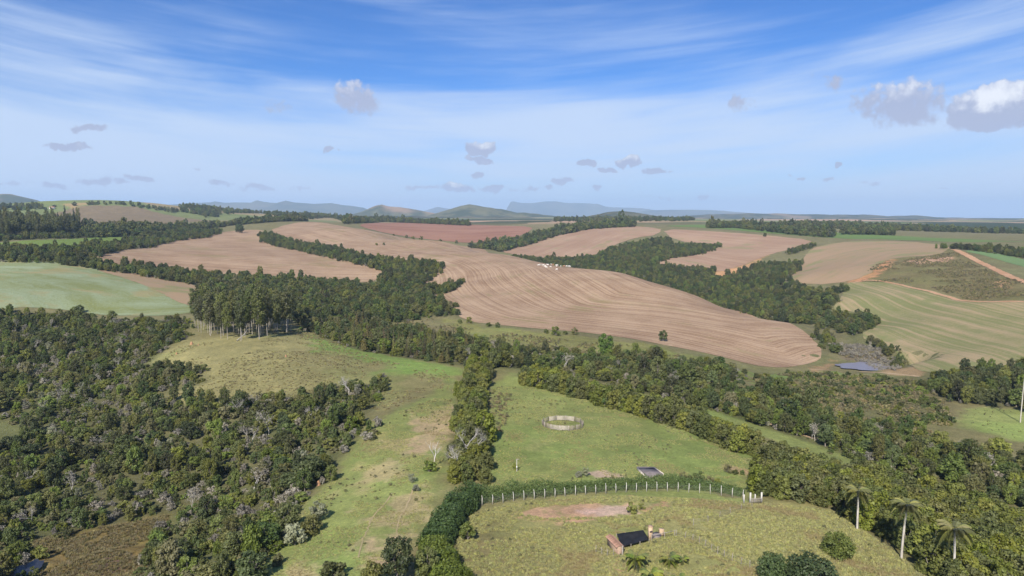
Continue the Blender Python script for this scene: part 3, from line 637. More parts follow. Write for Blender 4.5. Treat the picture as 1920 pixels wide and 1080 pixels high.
HF = mat_hill('ridge_farmland', (0.040,0.054,0.030), (0.105,0.100,0.058), (0.24,0.18,0.12), 0.006)
hill('mountain', 'long blue mountain range on the left horizon', [(180,402),(222,386),(300,385),(350,381),(395,379),(404,377),(420,380),(440,379),(470,380),(482,376),(495,379),(520,381),(536,376),(550,379),(590,382),(622,380),(640,384),(680,389),(720,402)], 13500, 1500, HM, 3)
hill('mountain', 'flat topped blue mesa on the horizon right of centre', [(938,404),(944,392),(950,379),(962,377),(980,380),(1000,380),(1026,377),(1040,377),(1060,380),(1090,381),(1120,382),(1135,387),(1165,389),(1200,390),(1240,396),(1270,404)], 20500, 1600, HM, 7, 0.12)
hill('mountain', 'pale low blue range behind the right plateau', [(1180,402),(1210,395),(1260,393),(1330,393),(1390,398),(1440,404)], 16500, 1100, HM, 9)
hill('mountain', 'faint blue range in the gap behind the two middle hills', [(760,404),(805,393),(820,388),(840,391),(870,396),(900,404)], 19000, 1200, HM, 10)
hill('hill', 'bare grey blue hill at the far left edge', [(-160,380),(-60,366),(0,363),(20,364),(50,372),(75,381),(110,388),(150,400)], 5600, 800, HB, 12)
hill('hill', 'pointed wooded hill left of the middle of the horizon', [(640,408),(680,396),(705,386),(716,383),(728,386),(750,388),(780,393),(810,398),(840,408)], 6200, 500, HB, 14)
hill('hill', 'rounded green hill in the middle of the horizon', [(790,408),(825,398),(850,390),(866,385),(880,383),(893,385),(910,389),(940,392),(970,398),(1010,401),(1060,408)], 5600, 520, HB, 16)
hill('hill', 'wooded hill with a pale field on its left flank', [(1080,411),(1110,404),(1140,398),(1165,396),(1195,398),(1220,403),(1270,410),(1320,413)], 3900, 330, HF, 18)
hill('ridge', 'long hazy farmland ridge on the right horizon', [(1240,412),(1300,404),(1360,401),(1420,400),(1480,401),(1560,403),(1620,402),(1660,405),(1720,404),(1780,408),(1860,410),(1960,412),(2060,414)], 6800, 700, HF, 20, 0.25)
hill('ridge', 'nearer wooded ridge under the right horizon', [(1480,420),(1560,414),(1620,411),(1680,412),(1760,415),(1860,418),(1960,421),(2080,426)], 4300, 420, HF, 22, 0.25)
hill('ridge', 'low pale farmland ridge in front of the middle hills', [(560,412),(640,407),(700,404),(780,405),(860,408),(930,406),(1000,408),(1080,412)], 4400, 360, HF, 24, 0.25)

# ------------------------------------------------------------------ haze
def build_haze():
    m, nt, out = newmat('haze_air'); v = nt.new('ShaderNodeVolumePrincipled')
    v.inputs['Color'].default_value = (0.54, 0.73, 1.0, 1); v.inputs['Density'].default_value = 6.6e-5; v.inputs['Anisotropy'].default_value = 0.0
    nt.l.new(v.outputs[0], out.inputs['Volume'])
    mb = MB(); mb.box((0, 0, 130), (54000, 54000, 700)); tag(obj('haze', mb.mesh('haze', m)), 'pale blue haze of the air over the land', None, None, 'stuff')
build_haze()
print('hills', round(time.time()-T0, 1))
# ------------------------------------------------------------------ plant shapes
LEAF = {
 'a': mat_leaf('leaf_mixed', (0.072, 0.096, 0.022), (0.225, 0.258, 0.066), 0.15, 0.28, dry=(0.21,0.19,0.10), dryp=0.09),
 'b': mat_leaf('leaf_dark', (0.052, 0.074, 0.021), (0.175, 0.2, 0.055), 0.20, 0.26),
 'hedge': mat_leaf('leaf_hedge', (0.098, 0.12, 0.022), (0.205, 0.212, 0.052), 0.08),
 'vine': mat_leaf('leaf_vine', (0.056, 0.096, 0.022), (0.12, 0.17, 0.042), 0.06),
 'euc': mat_leaf('leaf_eucalyptus', (0.085, 0.1, 0.032), (0.185, 0.19, 0.07), 0.10),
 'grey': mat_leaf('leaf_silver', (0.19, 0.2, 0.125), (0.33, 0.325, 0.22), 0.06),
 'twig': mat_leaf('leaf_dry', (0.19, 0.17, 0.125), (0.31, 0.285, 0.225), 0.05, 0.05),
 'lime': mat_leaf('leaf_lime', (0.10,0.165,0.035), (0.16,0.23,0.06), 0.05),
 'pine': mat_leaf('leaf_pine', (0.04, 0.055, 0.03), (0.085, 0.1, 0.052), 0.10),
 'cone': mat_leaf('leaf_young', (0.095, 0.1, 0.032), (0.19, 0.17, 0.058), 0.16),
 'palm': mat_leaf('leaf_palm', (0.13, 0.15, 0.042), (0.26, 0.245, 0.085), 0.08, 0.18),
 'gpalm': mat_leaf('leaf_young_palm', (0.085, 0.135, 0.028), (0.3, 0.3, 0.06), 0.10, 0.2),
 'grass': mat_leaf('leaf_grass', (0.25, 0.255, 0.088), (0.41, 0.39, 0.155), 0.10, 0.15, 0.1, patch=((0.27,0.20,0.11),(0.30,0.36,0.12))),
 'weed': mat_leaf('leaf_weed', (0.13, 0.135, 0.050), (0.23, 0.215, 0.09), 0.06, 0.15),
 'marsh': mat_leaf('leaf_marsh', (0.12,0.105,0.035), (0.25,0.20,0.085), 0.12, 0.15),
 'scrub': mat_leaf('leaf_scrub', (0.17, 0.15, 0.065), (0.31, 0.26, 0.125), 0.10, 0.15),
}
BARK = mat_bark('bark_grey', (0.17,0.145,0.12), (0.30,0.27,0.23)); BARKW = mat_bark('bark_pale', (0.42,0.38,0.32), (0.62,0.58,0.52)); BARKE = mat_bark('bark_eucalyptus', (0.27,0.235,0.19), (0.46,0.42,0.36)); BARKD = mat_bark('bark_dead', (0.36,0.33,0.29), (0.52,0.49,0.45))

def unit(v): return v/np.maximum(np.linalg.norm(v, axis=-1, keepdims=True), 1e-9)
def leaf_quads(rng, c, nrm, size):
    n = len(c); t = unit(np.cross(nrm, rng.normal(size=(n,3)))); b = unit(np.cross(nrm, t)); s = (size*rng.uniform(0.6, 1.45, n))[:,None]
    k = rng.uniform(0.5, 0.85, n)[:,None]; bend = nrm*s*rng.uniform(-0.25, 0.25, n)[:,None]
    V = np.stack([c-t*s, c-b*s*k+bend, c+t*s, c+b*s*k-bend], 1).reshape(-1,3)
    return V, np.arange(4*n).reshape(-1,4)
def leaf_lobes(rng, lobes, n, size, shell=0.55, up=0.3):
    L = np.asarray(lobes, float); w = L[:,3]*L[:,4]; i = rng.choice(len(L), n, p=w/w.sum())
    d = rng.normal(size=(n,3)); d = unit(d); d[:,2] = d[:,2]*0.9+0.12; d = unit(d)
    f = 1-shell*rng.uniform(0, 1, n)**1.6; c = L[i,:3]+d*L[i,3:6]*f[:,None]
    nrm = unit(d+rng.normal(size=(n,3))*0.55+np.array((0,0,up)))
    c[:,2] = np.maximum(c[:,2], 0.05)
    return leaf_quads(rng, c, nrm, size)
def limb_tree(rng, h, fork, lobes, r0, lean=0.2, n=6):
    mb = MB(); top = Vector((rng.normal(0, lean), rng.normal(0, lean), fork))
    mb.tube([(0,0,-0.5), (top.x*0.3, top.y*0.3, fork*0.5), top], [r0*1.25, r0*0.9, r0*0.75], n)
    for l in lobes:
        e = Vector(l[:3]); m = top.lerp(e, 0.5)+Vector((0,0,-0.06*h)); mb.tube([top-Vector((0,0,0.15)), m, e], [r0*0.62, r0*0.4, r0*0.12], 4)
    return mb
class Proto: pass
PROTO = {}
def proto(kind, trunk, crown, h):
    p = Proto(); p.trunk = trunk; p.crown = crown; p.h = h; PROTO.setdefault(kind, []).append(p); return p
def joined(name, p):
    ms = [m for m in (p.trunk, p.crown) if m is not None]; me = bpy.data.meshes.new(name); V = []; L = []; ST = []; TT = []; MI = []; n = 0; k = 0
    for i, m in enumerate(ms):
        v = np.empty(len(m.vertices)*3, np.float32); m.vertices.foreach_get('co', v); l = np.empty(len(m.loops), np.int32); m.loops.foreach_get('vertex_index', l)
        t = np.empty(len(m.polygons), np.int32); m.polygons.foreach_get('loop_total', t); V.append(v); L.append(l+n); TT.append(t); MI.append(np.full(len(t), i, np.int32)); n += len(m.vertices)
    V = np.concatenate(V); L = np.concatenate(L); TT = np.concatenate(TT); MI = np.concatenate(MI); st = np.concatenate([[0], np.cumsum(TT)[:-1]]).astype(np.int32)
    me.vertices.add(n); me.vertices.foreach_set('co', V); me.loops.add(len(L)); me.loops.foreach_set('vertex_index', L); me.polygons.add(len(TT)); me.polygons.foreach_set('loop_start', st); me.polygons.foreach_set('loop_total', TT)
    for m in ms: me.materials.append(m.materials[0])
    me.polygons.foreach_set('material_index', MI); me.update(); me.validate(); return me
def broad(kind, rng, h, w, nl, leaves, size, mat, bark=BARK, fork=0.28, flat=0.78, low=0.26):
    lobes = []; R = w/2
    for i in range(nl):
        t = (i+.5)/nl; a = 2.4*i+rng.uniform(-.5, .5); rt = math.sqrt(max(.05, 1-((t-.38)/.66)**2)) if t > .38 else 1-.35*((.38-t)/.38)**2
        q = R*rt*rng.uniform(.50, .70); r = R*rng.uniform(.34, .50)*(1-.25*t); lobes.append((math.cos(a)*q, math.sin(a)*q, h*(low+(.94-low)*t)-r*flat*.4, r, r, r*flat))
    tr = limb_tree(rng, h, h*fork, lobes, 0.022*h+0.03).mesh('trunk', bark)
    V, F = leaf_lobes(rng, lobes, leaves, size); return proto(kind, tr, mesh_np('crown', V, F, LEAF[mat]), h)
def bare(kind, rng, h, w, gens, mat=BARKD, twig=0, spread=0.7):
    mb = MB(); tips = []
    def go(p, d, L, r, g):
        q = p+d*L*0.5+Vector(rng.normal(0, 0.05*L, 3)); e = p+d*L; mb.tube([p, q, e], [r, r*0.8, r*0.6], 5 if g > 1 else 3)
        if g == 0: tips.append(e); return
        for k in range(3 if rng.random() < 0.75 else 2):
            v = Vector(rng.normal(0, 1, 3)); nd = (d+v*spread*0.62+Vector((0,0,0.18))).normalized(); go(e-d*L*rng.uniform(0, .35), nd, L*rng.uniform(0.6, 0.85), r*0.56, g-1)
    L0 = h*0.36; go(Vector((0,0,-0.4)), Vector((0,0,1)), L0, 0.022*h, gens)
    cr = None
    if twig:
        c = np.array([t for t in tips])[rng.integers(0, len(tips), twig)]+rng.normal(0, 0.07*h, (twig,3)); V, F = leaf_quads(rng, c, unit(rng.normal(size=(twig,3))), 0.16); cr = mesh_np('crown', V, F, LEAF['twig'])
    return proto(kind, mb.mesh('branches', mat), cr, h)
r_ = np.random.default_rng(11)
for i in range(6): broad('tree', r_, [6.2,7.4,5.6,8.2,6.6,5.2][i], [5.6,6.2,6.4,6.0,5.0,5.4][i], 13+i, 1900, 0.23, 'a' if i % 3 else 'b')
for i in range(4): broad('dtree', r_, [7.0,8.6,6.4,7.8][i], [6.4,6.8,6.0,7.2][i], 15, 1500, 0.30, 'b')
for i in range(4): broad('shrub', r_, [2.4,3.2,1.8,2.8][i], [3.2,3.6,2.8,3.0][i], 8, 700, 0.17, 'a', low=0.16, fork=0.12)
for i in range(3): broad('silver', r_, [2.6,3.4,4.6][i], [3.0,3.4,4.2][i], 9, 800, 0.17, 'grey', low=0.3, fork=0.15)
for i in range(4): broad('hedge', r_, [5.4,6.2,5.0,5.8][i], [4.6,4.8,4.2,5.2][i], 16, 2300, 0.20, 'hedge', low=0.12, fork=0.12, flat=0.9)
for i in range(3): broad('scrub', r_, [0.8,1.1,0.6][i], [1.3,1.6,1.1][i], 5, 110, 0.15, 'scrub', low=0.3, fork=0.1)
for i in range(3): broad('weed', r_, [0.7,1.0,0.5][i], [1.1,1.4,0.9][i], 5, 110, 0.14, 'weed', low=0.3, fork=0.1)
for i in range(3): broad('far', r_, [10,12,9][i], [9,9.5,10][i], 12, 420, 0.75, 'b')
for i in range(3): broad('grey_bush', r_, [2.2,3.0,2.6][i], [3.0,3.2,3.6][i], 8, 520, 0.16, 'twig', bark=BARKD, low=0.3, fork=0.15)
for i in range(3): bare('bare', r_, [5.0,6.0,4.4][i], 3, 5, twig=160)
for i in range(4):                                   # eucalyptus: tall pale pole, crown in the upper half
    h = [24,27,22,25][i]; lobes = []
    for k in range(15):
        z = h*(0.33+0.64*(k+.5)/15); rr = h*0.075*(1.15-0.7*abs((k+.5)/15-0.45)); a = 2.4*k
        lobes.append((math.cos(a)*rr*0.95, math.sin(a)*rr*0.95, z, rr*0.95, rr*0.95, rr*1.0))
    mb = MB(); mb.tube([(0,0,-1), (r_.normal(0,.15), r_.normal(0,.15), h*.35), (r_.normal(0,.3), r_.normal(0,.3), h*.7), (0,0,h*.95)], [.21,.17,.12,.04], 7)
    for l in lobes[::2]: mb.tube([(l[0]*.1, l[1]*.1, l[2]-1.6), (l[0]*.6, l[1]*.6, l[2]-.6), l[:3]], [.07,.05,.02], 4)
    V, F = leaf_lobes(r_, lobes, 1900, 0.36, 0.7, 0.1); proto('euc', mb.mesh('trunk', BARKE), mesh_np('crown', V, F, LEAF['euc']), h)
for i in range(3):                                   # pine and young conical trees
    h = [21,24,19][i]; lobes = [(r_.normal(0,.5), r_.normal(0,.5), h*(0.52+0.46*k/9), (1-k/9)*1.7+.5, (1-k/9)*1.7+.5, 1.3) for k in range(10)]
    mb = MB(); mb.tube([(0,0,-1), (0,0,h*.5), (0,0,h*.97)], [.24,.18,.04], 6); V, F = leaf_lobes(r_, lobes, 600, 0.5, 0.6, 0.1); proto('pine', mb.mesh('trunk', BARK), mesh_np('crown', V, F, LEAF['pine']), h)
for i in range(3):
    h = [6,7.5,5][i]; lobes = [(r_.normal(0,.18), r_.normal(0,.18), h*(0.15+0.82*k/8), (1-k/8)*0.95+.3, (1-k/8)*0.95+.3, .6) for k in range(9)]
    mb = MB(); mb.tube([(0,0,-.5), (0,0,h*.5), (0,0,h*.97)], [.1,.07,.02], 5); V, F = leaf_lobes(r_, lobes, 900, 0.20, 0.6, 0.2); proto('cone', mb.mesh('trunk', BARK), mesh_np('crown', V, F, LEAF['cone']), h)
def tuft(rng, n, h, w, mat):
    V = []; F = []
    for k in range(n):
        a = rng.uniform(0, 2*PI); r = rng.uniform(0, w*.5); b = Vector((math.cos(a)*r, math.sin(a)*r, -0.03)); l = rng.uniform(.5, 1)*h; o = rng.uniform(0, 2*PI); e = b+Vector((math.cos(o)*l*.6, math.sin(o)*l*.6, l)); s = Vector((-math.sin(o), math.cos(o), 0))*0.035
        i = len(V); V += [b-s, b+s, (b+e)/2+s*.8+Vector((0,0,.08*l)), e]; F.append([i, i+1, i+2, i+3])
    return mesh_np('tuft', [tuple(v) for v in V], np.array(F), LEAF[mat])
TUFTS = [tuft(r_, 16, .34, .5, 'grass'), tuft(r_, 20, .26, .7, 'grass'), tuft(r_, 14, .42, .4, 'weed'), tuft(r_, 26, .34, .6, 'scrub'), tuft(r_, 22, .40, .5, 'marsh')]

# ------------------------------------------------------------------ scattering masses that nobody could count
def gn_group(name, coll):
    ng = bpy.data.node_groups.new(name, 'GeometryNodeTree'); ng.interface.new_socket('Geometry', in_out='INPUT', socket_type='NodeSocketGeometry'); ng.interface.new_socket('Geometry', in_out='OUTPUT', socket_type='NodeSocketGeometry')
    N = ng.nodes; L = ng.links; gi = N.new('NodeGroupInput'); go = N.new('NodeGroupOutput'); ip = N.new('GeometryNodeInstanceOnPoints'); ci = N.new('GeometryNodeCollectionInfo')
    ci.inputs['Collection'].default_value = coll; ci.inputs['Separate Children'].default_value = True; ci.inputs['Reset Children'].default_value = True
    def na(nm, typ):
        n = N.new('GeometryNodeInputNamedAttribute'); n.data_type = typ; n.inputs['Name'].default_value = nm; return n.outputs['Attribute']
    L.new(gi.outputs[0], ip.inputs['Points']); L.new(ci.outputs[0], ip.inputs['Instance']); ip.inputs['Pick Instance'].default_value = True
    L.new(na('idx', 'INT'), ip.inputs['Instance Index']); L.new(na('scl', 'FLOAT_VECTOR'), ip.inputs['Scale'])
    cb = N.new('ShaderNodeCombineXYZ'); L.new(na('rot', 'FLOAT'), cb.inputs[2]); L.new(cb.outputs[0], ip.inputs['Rotation']); L.new(ip.outputs[0], go.inputs[0]); return ng
PC = bpy.data.collections.new('plant_shapes'); PINDEX = {}
_k = 0
for kind in PROTO:
    for i, p in enumerate(PROTO[kind]):
        o = bpy.data.objects.new('shape_%03d' % _k, joined(kind, p)); PC.objects.link(o); PINDEX[(kind, i)] = _k; _k += 1
for i, m in enumerate(TUFTS):
    o = bpy.data.objects.new('shape_%03d' % _k, m); PC.objects.link(o); PINDEX[('tuft', i)] = _k; _k += 1
GN = gn_group('scatter', PC)
def scatter(name, label, P, rot, scl, idx):
    me = bpy.data.meshes.new(name); me.vertices.add(len(P)); me.vertices.foreach_set('co', np.asarray(P, np.float32).ravel())
    q = np.random.default_rng(len(P)).uniform(.76, 1.26, len(P)); scl = np.asarray(scl, float); scl = np.stack([scl*q, scl*q, scl/q], 1)
    for nm, typ, a in (('rot','FLOAT',rot), ('scl','FLOAT_VECTOR',scl), ('idx','INT',idx)):
        at = me.attributes.new(nm, typ, 'POINT'); at.data.foreach_set('vector' if typ == 'FLOAT_VECTOR' else 'value', np.ascontiguousarray(np.asarray(a, np.int32 if typ == 'INT' else np.float32).ravel()))
    me.update(); o = obj(name, me); md = o.modifiers.new('scatter', 'NODES'); md.node_group = GN
    return tag(o, label, None, None, 'stuff')

def sample(P, sp, rng, jit=0.42):
    lo = P.min(0); hi = P.max(0); gx, gy = np.meshgrid(np.arange(lo[0], hi[0], sp), np.arange(lo[1], hi[1], sp*0.866)); gx = gx+(np.arange(gx.shape[0]) % 2)[:,None]*sp*.5
    gx = gx.ravel()+rng.uniform(-jit, jit, gx.size)*sp; gy = gy.ravel()+rng.uniform(-jit, jit, gy.size)*sp; m = inside(P, gx, gy); return gx[m], gy[m]
def screen(x, y, z):
    z = z-CAMZ; dep = y*math.cos(PITCH)-z*math.sin(PITCH); v = y*math.sin(PITCH)+z*math.cos(PITCH); dep = np.maximum(dep, 1e-3)
    return 960+FPX*x/dep, 540-FPX*v/dep, dep

REGION = {'left':'left', 'corner':'left', 'band_left':'mid_left', 'behind_grove':'mid_left', 'strip':'strip', 'tongue':'strip', 'elbow':'strip', 'riparian':'river', 'right_near':'right', 'right_clump':'clump', 'valley':'valley', 'valley_end':'valley', 'pond_side':'pond', 'pond_left':'pond',
          'far_strip':'far', 'left_mid':'mid_left', 'left_back':'far', 'pines':'pines', 'pine_foot':'far', 'plateau':'far', 'plateau_b':'far', 'right_line':'far', 'red_back':'far', 'arm':'valley'}
MASSLAB = {'left':'further trees and bushes of the woodland filling the left side', 'mid_left':'dense woods in the hollow behind the tall eucalyptus grove', 'strip':'belt of dark trees between the two harvested fields', 'river':'belt of trees along the stream below the big stubble field', 'right':'further trees of the wood behind the tree hedge on the right',
           'clump':'dark trees of the wood at the right edge above the small pasture', 'valley':'dense dark wood in the valley right of the stubble hill', 'pond':'bushes around the small pond', 'far':'distant dark woods on the hills and plateau', 'pines':'plantation of tall slender trees with bare trunks at the left edge'}
TREES = []      # kind, variant, x, y, z, rot, scale, region
def grow():
    rng = np.random.default_rng(23)
    for nm, (P, k) in WOOD.items():
        lo_, hi_ = P.min(0)-7, P.max(0)+7; x, y = sample(np.array([lo_, (hi_[0], lo_[1]), hi_, (lo_[0], hi_[1])]), k['sp'], rng)
        sd = linedist(P, x, y, True); sd = np.where(inside(P, x, y), sd, -sd); amp = 0 if k.get('pine') or k.get('big') else 9.0
        keep = sd + (fbm(x, y, 16, 3, 95)-.5)*amp*2 > -.5; x, y, sd = x[keep], y[keep], sd[keep]; r = np.hypot(x, y); z = H(x, y); reg = REGION[nm]
        px, py, _ = screen(x, y, z); ok = (np.abs(px-960) < 1150); x, y, z, sd = x[ok], y[ok], z[ok], sd[ok]
        if nm in ('left',): m = ~inside(CLEAR, x, y); x, y, z, sd = x[m], y[m], z[m], sd[m]
        n = len(x); u = rng.random(n); nz = fbm(x, y, 30, 3, 91); nz2 = fbm(x, y, 18, 3, 92)
        for i in range(n):
            s = rng.uniform(0.62, 1.12)*(1.3 if rng.random() < .1 else 1)
            if amp and sd[i] < 2.2 and rng.random() < .6: kind = ('shrub', 'shrub', 'shrub', 'grey_bush', 'tree')[int(rng.integers(5))]; s *= .8
            elif k.get('pine'): kind = 'euc' if u[i] < .8 else 'pine'; s *= .86
            elif k.get('big'): kind = 'far'; s *= 0.9*(0.62+0.9*fbm(x[i:i+1], y[i:i+1], 40, 2, 97)[0])*(1.35 if rng.random() < .12 else 1)
            elif reg in ('left', 'river', 'right', 'pond'):
                q = u[i]
                if reg == 'river' and x[i] < -20: kind = 'cone' if q < .5 else ('tree' if q < .8 else 'shrub')
                elif reg == 'left' and nz2[i] < 0.37 and q < .8: kind = 'shrub' if q < .55 else ('silver' if q < .6 else 'scrub'); s *= .8
                elif nz2[i] > 0.60 and q < 0.6: kind = 'grey_bush' if q < .14 else 'shrub'
                elif q < 0.60: kind = 'tree' if nz[i] > 0.40 or q > .3 else 'dtree'; s *= 0.74 if reg == 'left' else 0.9
                elif q < 0.90: kind = 'shrub'; s *= 1.15
                elif q < 0.945: kind = 'grey_bush'
                elif q < 0.965: kind = 'bare'
                elif q < 0.98: kind = 'silver'
                else: kind = 'tree'; s *= 1.1
            else:
                q = u[i]; kind = 'dtree' if q < .62 else ('tree' if q < .86 else ('shrub' if q < .96 else ('silver' if q < .98 else 'grey_bush')))
                s *= 0.95
            TREES.append((kind, int(rng.integers(len(PROTO[kind]))), x[i], y[i], z[i], rng.uniform(0, 2*PI), s, reg))
            if reg in ('left', 'right', 'river') and rng.random() < 0.85:
                a = rng.uniform(0, 2*PI); xx = x[i]+math.cos(a)*2.2; yy = y[i]+math.sin(a)*2.2
                TREES.append(('shrub' if rng.random() < .8 else 'grey_bush', int(rng.integers(3)), xx, yy, z[i]-.1, rng.uniform(0, 2*PI), rng.uniform(.45, .95), reg))
    # distant woods, spread thin along the ridges
    for poly in FARW:
        P = castn(poly, lo=1400, hi=4200, last=True); x, y = sample(P, 16, rng); 
        if len(x) > 1500: j = rng.choice(len(x), 1500, False); x, y = x[j], y[j]
        z = H(x, y)
        for i in range(len(x)): TREES.append(('far', int(rng.integers(3)), x[i], y[i], z[i]-1, rng.uniform(0, 2*PI), rng.uniform(.9, 1.4), 'far'))
grow()
NICE = {'tree':('woodland_tree','broadleaf tree','tree'), 'dtree':('woodland_tree','dark broadleaf tree','tree'), 'shrub':('shrub','leafy green bush','bush'), 'grey_bush':('dry_bush','leafless grey brown bush','bush'), 'bare':('bare_tree','bare grey branching tree','tree'), 'silver':('silver_bush','silvery leaved bush','bush'), 'cone':('young_tree','narrow conical young tree','tree'), 'pine':('pine_tree','tall straight pine','tree'), 'far':('distant_tree','dark tree','tree')}
WHERE = {'left':'in the woodland filling the left foreground', 'river':'in the tree belt along the stream in the middle', 'right':'in the wood behind the tree hedge on the right', 'clump':'in the dark wood at the right edge', 'mid_left':'in the hollow behind the eucalyptus grove', 'strip':'in the tree belt between the two stubble fields', 'valley':'in the valley wood right of the stubble hill', 'pond':'beside the small pond', 'pines':'in the plantation at the left edge', 'far':'in the far woods'}
def plant_thing(kind, var, loc, rot, s, name, label, cat, group=None, tr='trunk', crn='crown'):
    p = PROTO[kind][var]; e = empty(name, loc, rot, s)
    if p.trunk: obj(tr if p.crown else 'branches', p.trunk, e)
    if p.crown: obj(crn, p.crown, e)
    return tag(e, label, cat, group)
NICE['scrub'] = ('low_scrub','low brown scrub bush','bush'); NICE['euc'] = ('plantation_tree','tall slender tree','tree')
CAP = {'low_scrub':0, 'plantation_tree':0, 'woodland_tree':280, 'shrub':220, 'dry_bush':70, 'bare_tree':60, 'silver_bush':40, 'young_tree':110, 'pine_tree':0, 'distant_tree':0}
ZONES = {'left':[(110,625,'just below the oat field'),(320,640,'beside the left end of the eucalyptus grove'),(470,770,'under the brown pasture slope'),(690,745,'at the top right corner of the left woodland'),(630,880,'along the right edge of the left woodland'),(520,1010,'at the bottom tip of the left woodland'),(380,1050,'at the bottom between marsh and pasture'),(200,965,'just above the brown marsh'),(50,930,'above the dark pool at the left edge'),(40,720,'at the left edge above the small clearing'),(350,860,'in the middle of the left woodland'),(240,740,'in the upper part of the left woodland'),(140,840,'right of the small clearing'),(560,800,'in the right lobe of the left woodland')],
 'right':[(1400,760,'in the wood at the far end of the earth track'),(1520,790,'in the wood above the earth track'),(1660,830,'in the wood behind the middle of the hedge band'),(1800,880,'in the wood behind the right part of the hedge band'),(1900,920,'in the wood at the right picture edge')],
 'river':[(650,630,'in the tree belt right of the eucalyptus grove'),(780,655,'in the tree belt left of the middle hedge'),(900,670,'in the tree belt behind the middle hedge'),(1050,685,'in the tree belt above the long hedge'),(1200,695,'in the tree belt below the bright green tree'),(1350,730,'in the tree belt under the stubble field tip')]}
def where(reg, px, py):
    if reg not in ZONES: return WHERE[reg]
    return min(ZONES[reg], key=lambda z: (z[0]-px)**2+(z[1]-py)**2)[2]
def place_trees():
    by = {}
    for t in TREES: by.setdefault(NICE[t[0]][0], []).append(t)
    rest = {}
    for nm, L in by.items():
        A = np.array([(t[2], t[3], t[4]) for t in L]); px, py, dep = screen(A[:,0], A[:,1], A[:,2]); hh = np.array([PROTO[t[0]][t[1]].h*t[6] for t in L])
        sc_ = hh/dep*((px > 15) & (px < 1905) & (py > 400) & (py < 1075)); od = np.argsort(-sc_); n = 0
        for j in od:
            t = L[j]
            if n < CAP[nm] and sc_[j] > 0:
                n += 1; w = NICE[t[0]]; lab = ('taller ' if hh[j] > np.median(hh)*1.18 else ('small ' if hh[j] < np.median(hh)*.82 else ''))+w[1]+' '+where(t[7], px[j], py[j])
                e_ = plant_thing(t[0], t[1], (t[2], t[3], t[4]-.05), t[5], t[6], w[0], lab, w[2], lab); a_ = .76+.5*((t[5]*7.7) % 1); e_.scale = (t[6]*a_, t[6]*a_*(.9+.2*((t[5]*3.3) % 1)), t[6]/a_)
            else: rest.setdefault(t[7], []).append(t)
    for reg, L in rest.items():
        scatter('wood', MASSLAB[reg], [(t[2], t[3], t[4]-.05) for t in L], [t[5] for t in L], [t[6] for t in L], [PINDEX[(t[0], t[1])] for t in L])
    print('trees', len(TREES), {k: len(v) for k, v in by.items()})
place_trees()
print('woods', round(time.time()-T0, 1))

# ------------------------------------------------------------------ eucalyptus grove
def grove():
    rng = np.random.default_rng(5); P = castn([(362,616),(385,630),(430,641),(480,640),(530,628),(552,617),(556,604),(500,600),(420,602),(372,606)]); x, y = sample(P, 7.4, rng, 0.4); z = H(x, y)
    sx, sy, _d = screen(x, y, z)
    for i in range(len(x)):
        lab = 'tall eucalyptus '+('in the front row ' if sy[i] > np.interp(sx[i], (362,430,480,552), (614,634,634,614)) else ('at the back ' if sy[i] < 612 else 'in the middle '))+'of the '+('left end' if sx[i] < 405 else ('left half' if sx[i] < 450 else ('right half' if sx[i] < 505 else 'right end')))+' of the grove'
        v = int(rng.integers(4)); plant_thing('euc', v, (x[i], y[i], z[i]), rng.uniform(0, 6.3), rng.uniform(0.66, 0.95), 'eucalyptus_tree', lab, 'tree', lab)
    print('eucalyptus', len(x))
    a = G(444,640); b = G(470,628); mb = MB(); mb.tube([a+Vector((0,0,.3)), (a+b)/2+Vector((0,0,1.6)), b+Vector((0,0,4.5))], [.22,.18,.08], 6); tag(obj('fallen_trunk', mb.mesh('fallen_trunk', BARKW)), 'pale fallen trunk leaning at the front of the eucalyptus grove', 'log')
grove()

# ------------------------------------------------------------------ hedges
def hedge(label, spots, kind='hedge', smin=.85, smax=1.15):
    rng = np.random.default_rng(len(spots)); c = np.mean(spots, 0); e = empty('hedge', (c[0], c[1], h1(c[0], c[1]))); tag(e, label, 'hedge')
    ms = [joined('hedge_plant', p) for p in PROTO[kind]]; z = H(np.array([s[0] for s in spots]), np.array([s[1] for s in spots]))
    for (x, y), zz in zip(spots, z):
        obj('hedge_plant', ms[int(rng.integers(len(ms)))], e, (x-c[0], y-c[1], zz-e.location.z-.05), (0, 0, rng.uniform(0, 6.3)), [rng.uniform(smin, smax)*(1.18 if rng.random() < .15 else 1)]*3)
def along(line, sp, rows, gap, rng):
    L = chaikin(castn(line), 2, False); seg = np.hypot(*np.diff(L, axis=0).T); s = np.concatenate([[0], np.cumsum(seg)]); t = np.arange(0, s[-1], sp); x = np.interp(t, s, L[:,0]); y = np.interp(t, s, L[:,1])
    dx = np.gradient(x); dy = np.gradient(y); q = np.hypot(dx, dy); nx, ny = -dy/q, dx/q; out = []
    for r in range(rows):
        o = (r-(rows-1)/2)*gap
        for i in range(len(t)): out.append((x[i]+nx[i]*o+rng.normal(0, .8), y[i]+ny[i]*o+rng.normal(0, .8)))
    return out
hr = np.random.default_rng(3)
hedge('thick tree hedge running straight down the middle of the pastures', along([(905,688),(892,720),(886,760),(884,800),(886,840)], 2.9, 3, 3.0, hr), smin=.62, smax=1.2)
hedge('lower end of the middle hedge beside the grey bare trees', along([(884,850),(880,880),(872,906)], 2.6, 3, 3.0, hr), smin=.7, smax=.95)
hedge('long tree hedge along the top of the round pen pasture', along([(985,716),(1090,742),(1200,776),(1300,806),(1400,852)], 2.1, 3, 2.6, hr), smin=1.0, smax=1.32)
_P = castn([(1418,934),(1500,940),(1560,954),(1640,1000),(1712,1052),(1790,1130),(2100,1130),(2100,1060),(1925,992),(1760,944),(1600,898),(1450,868),(1412,880)])
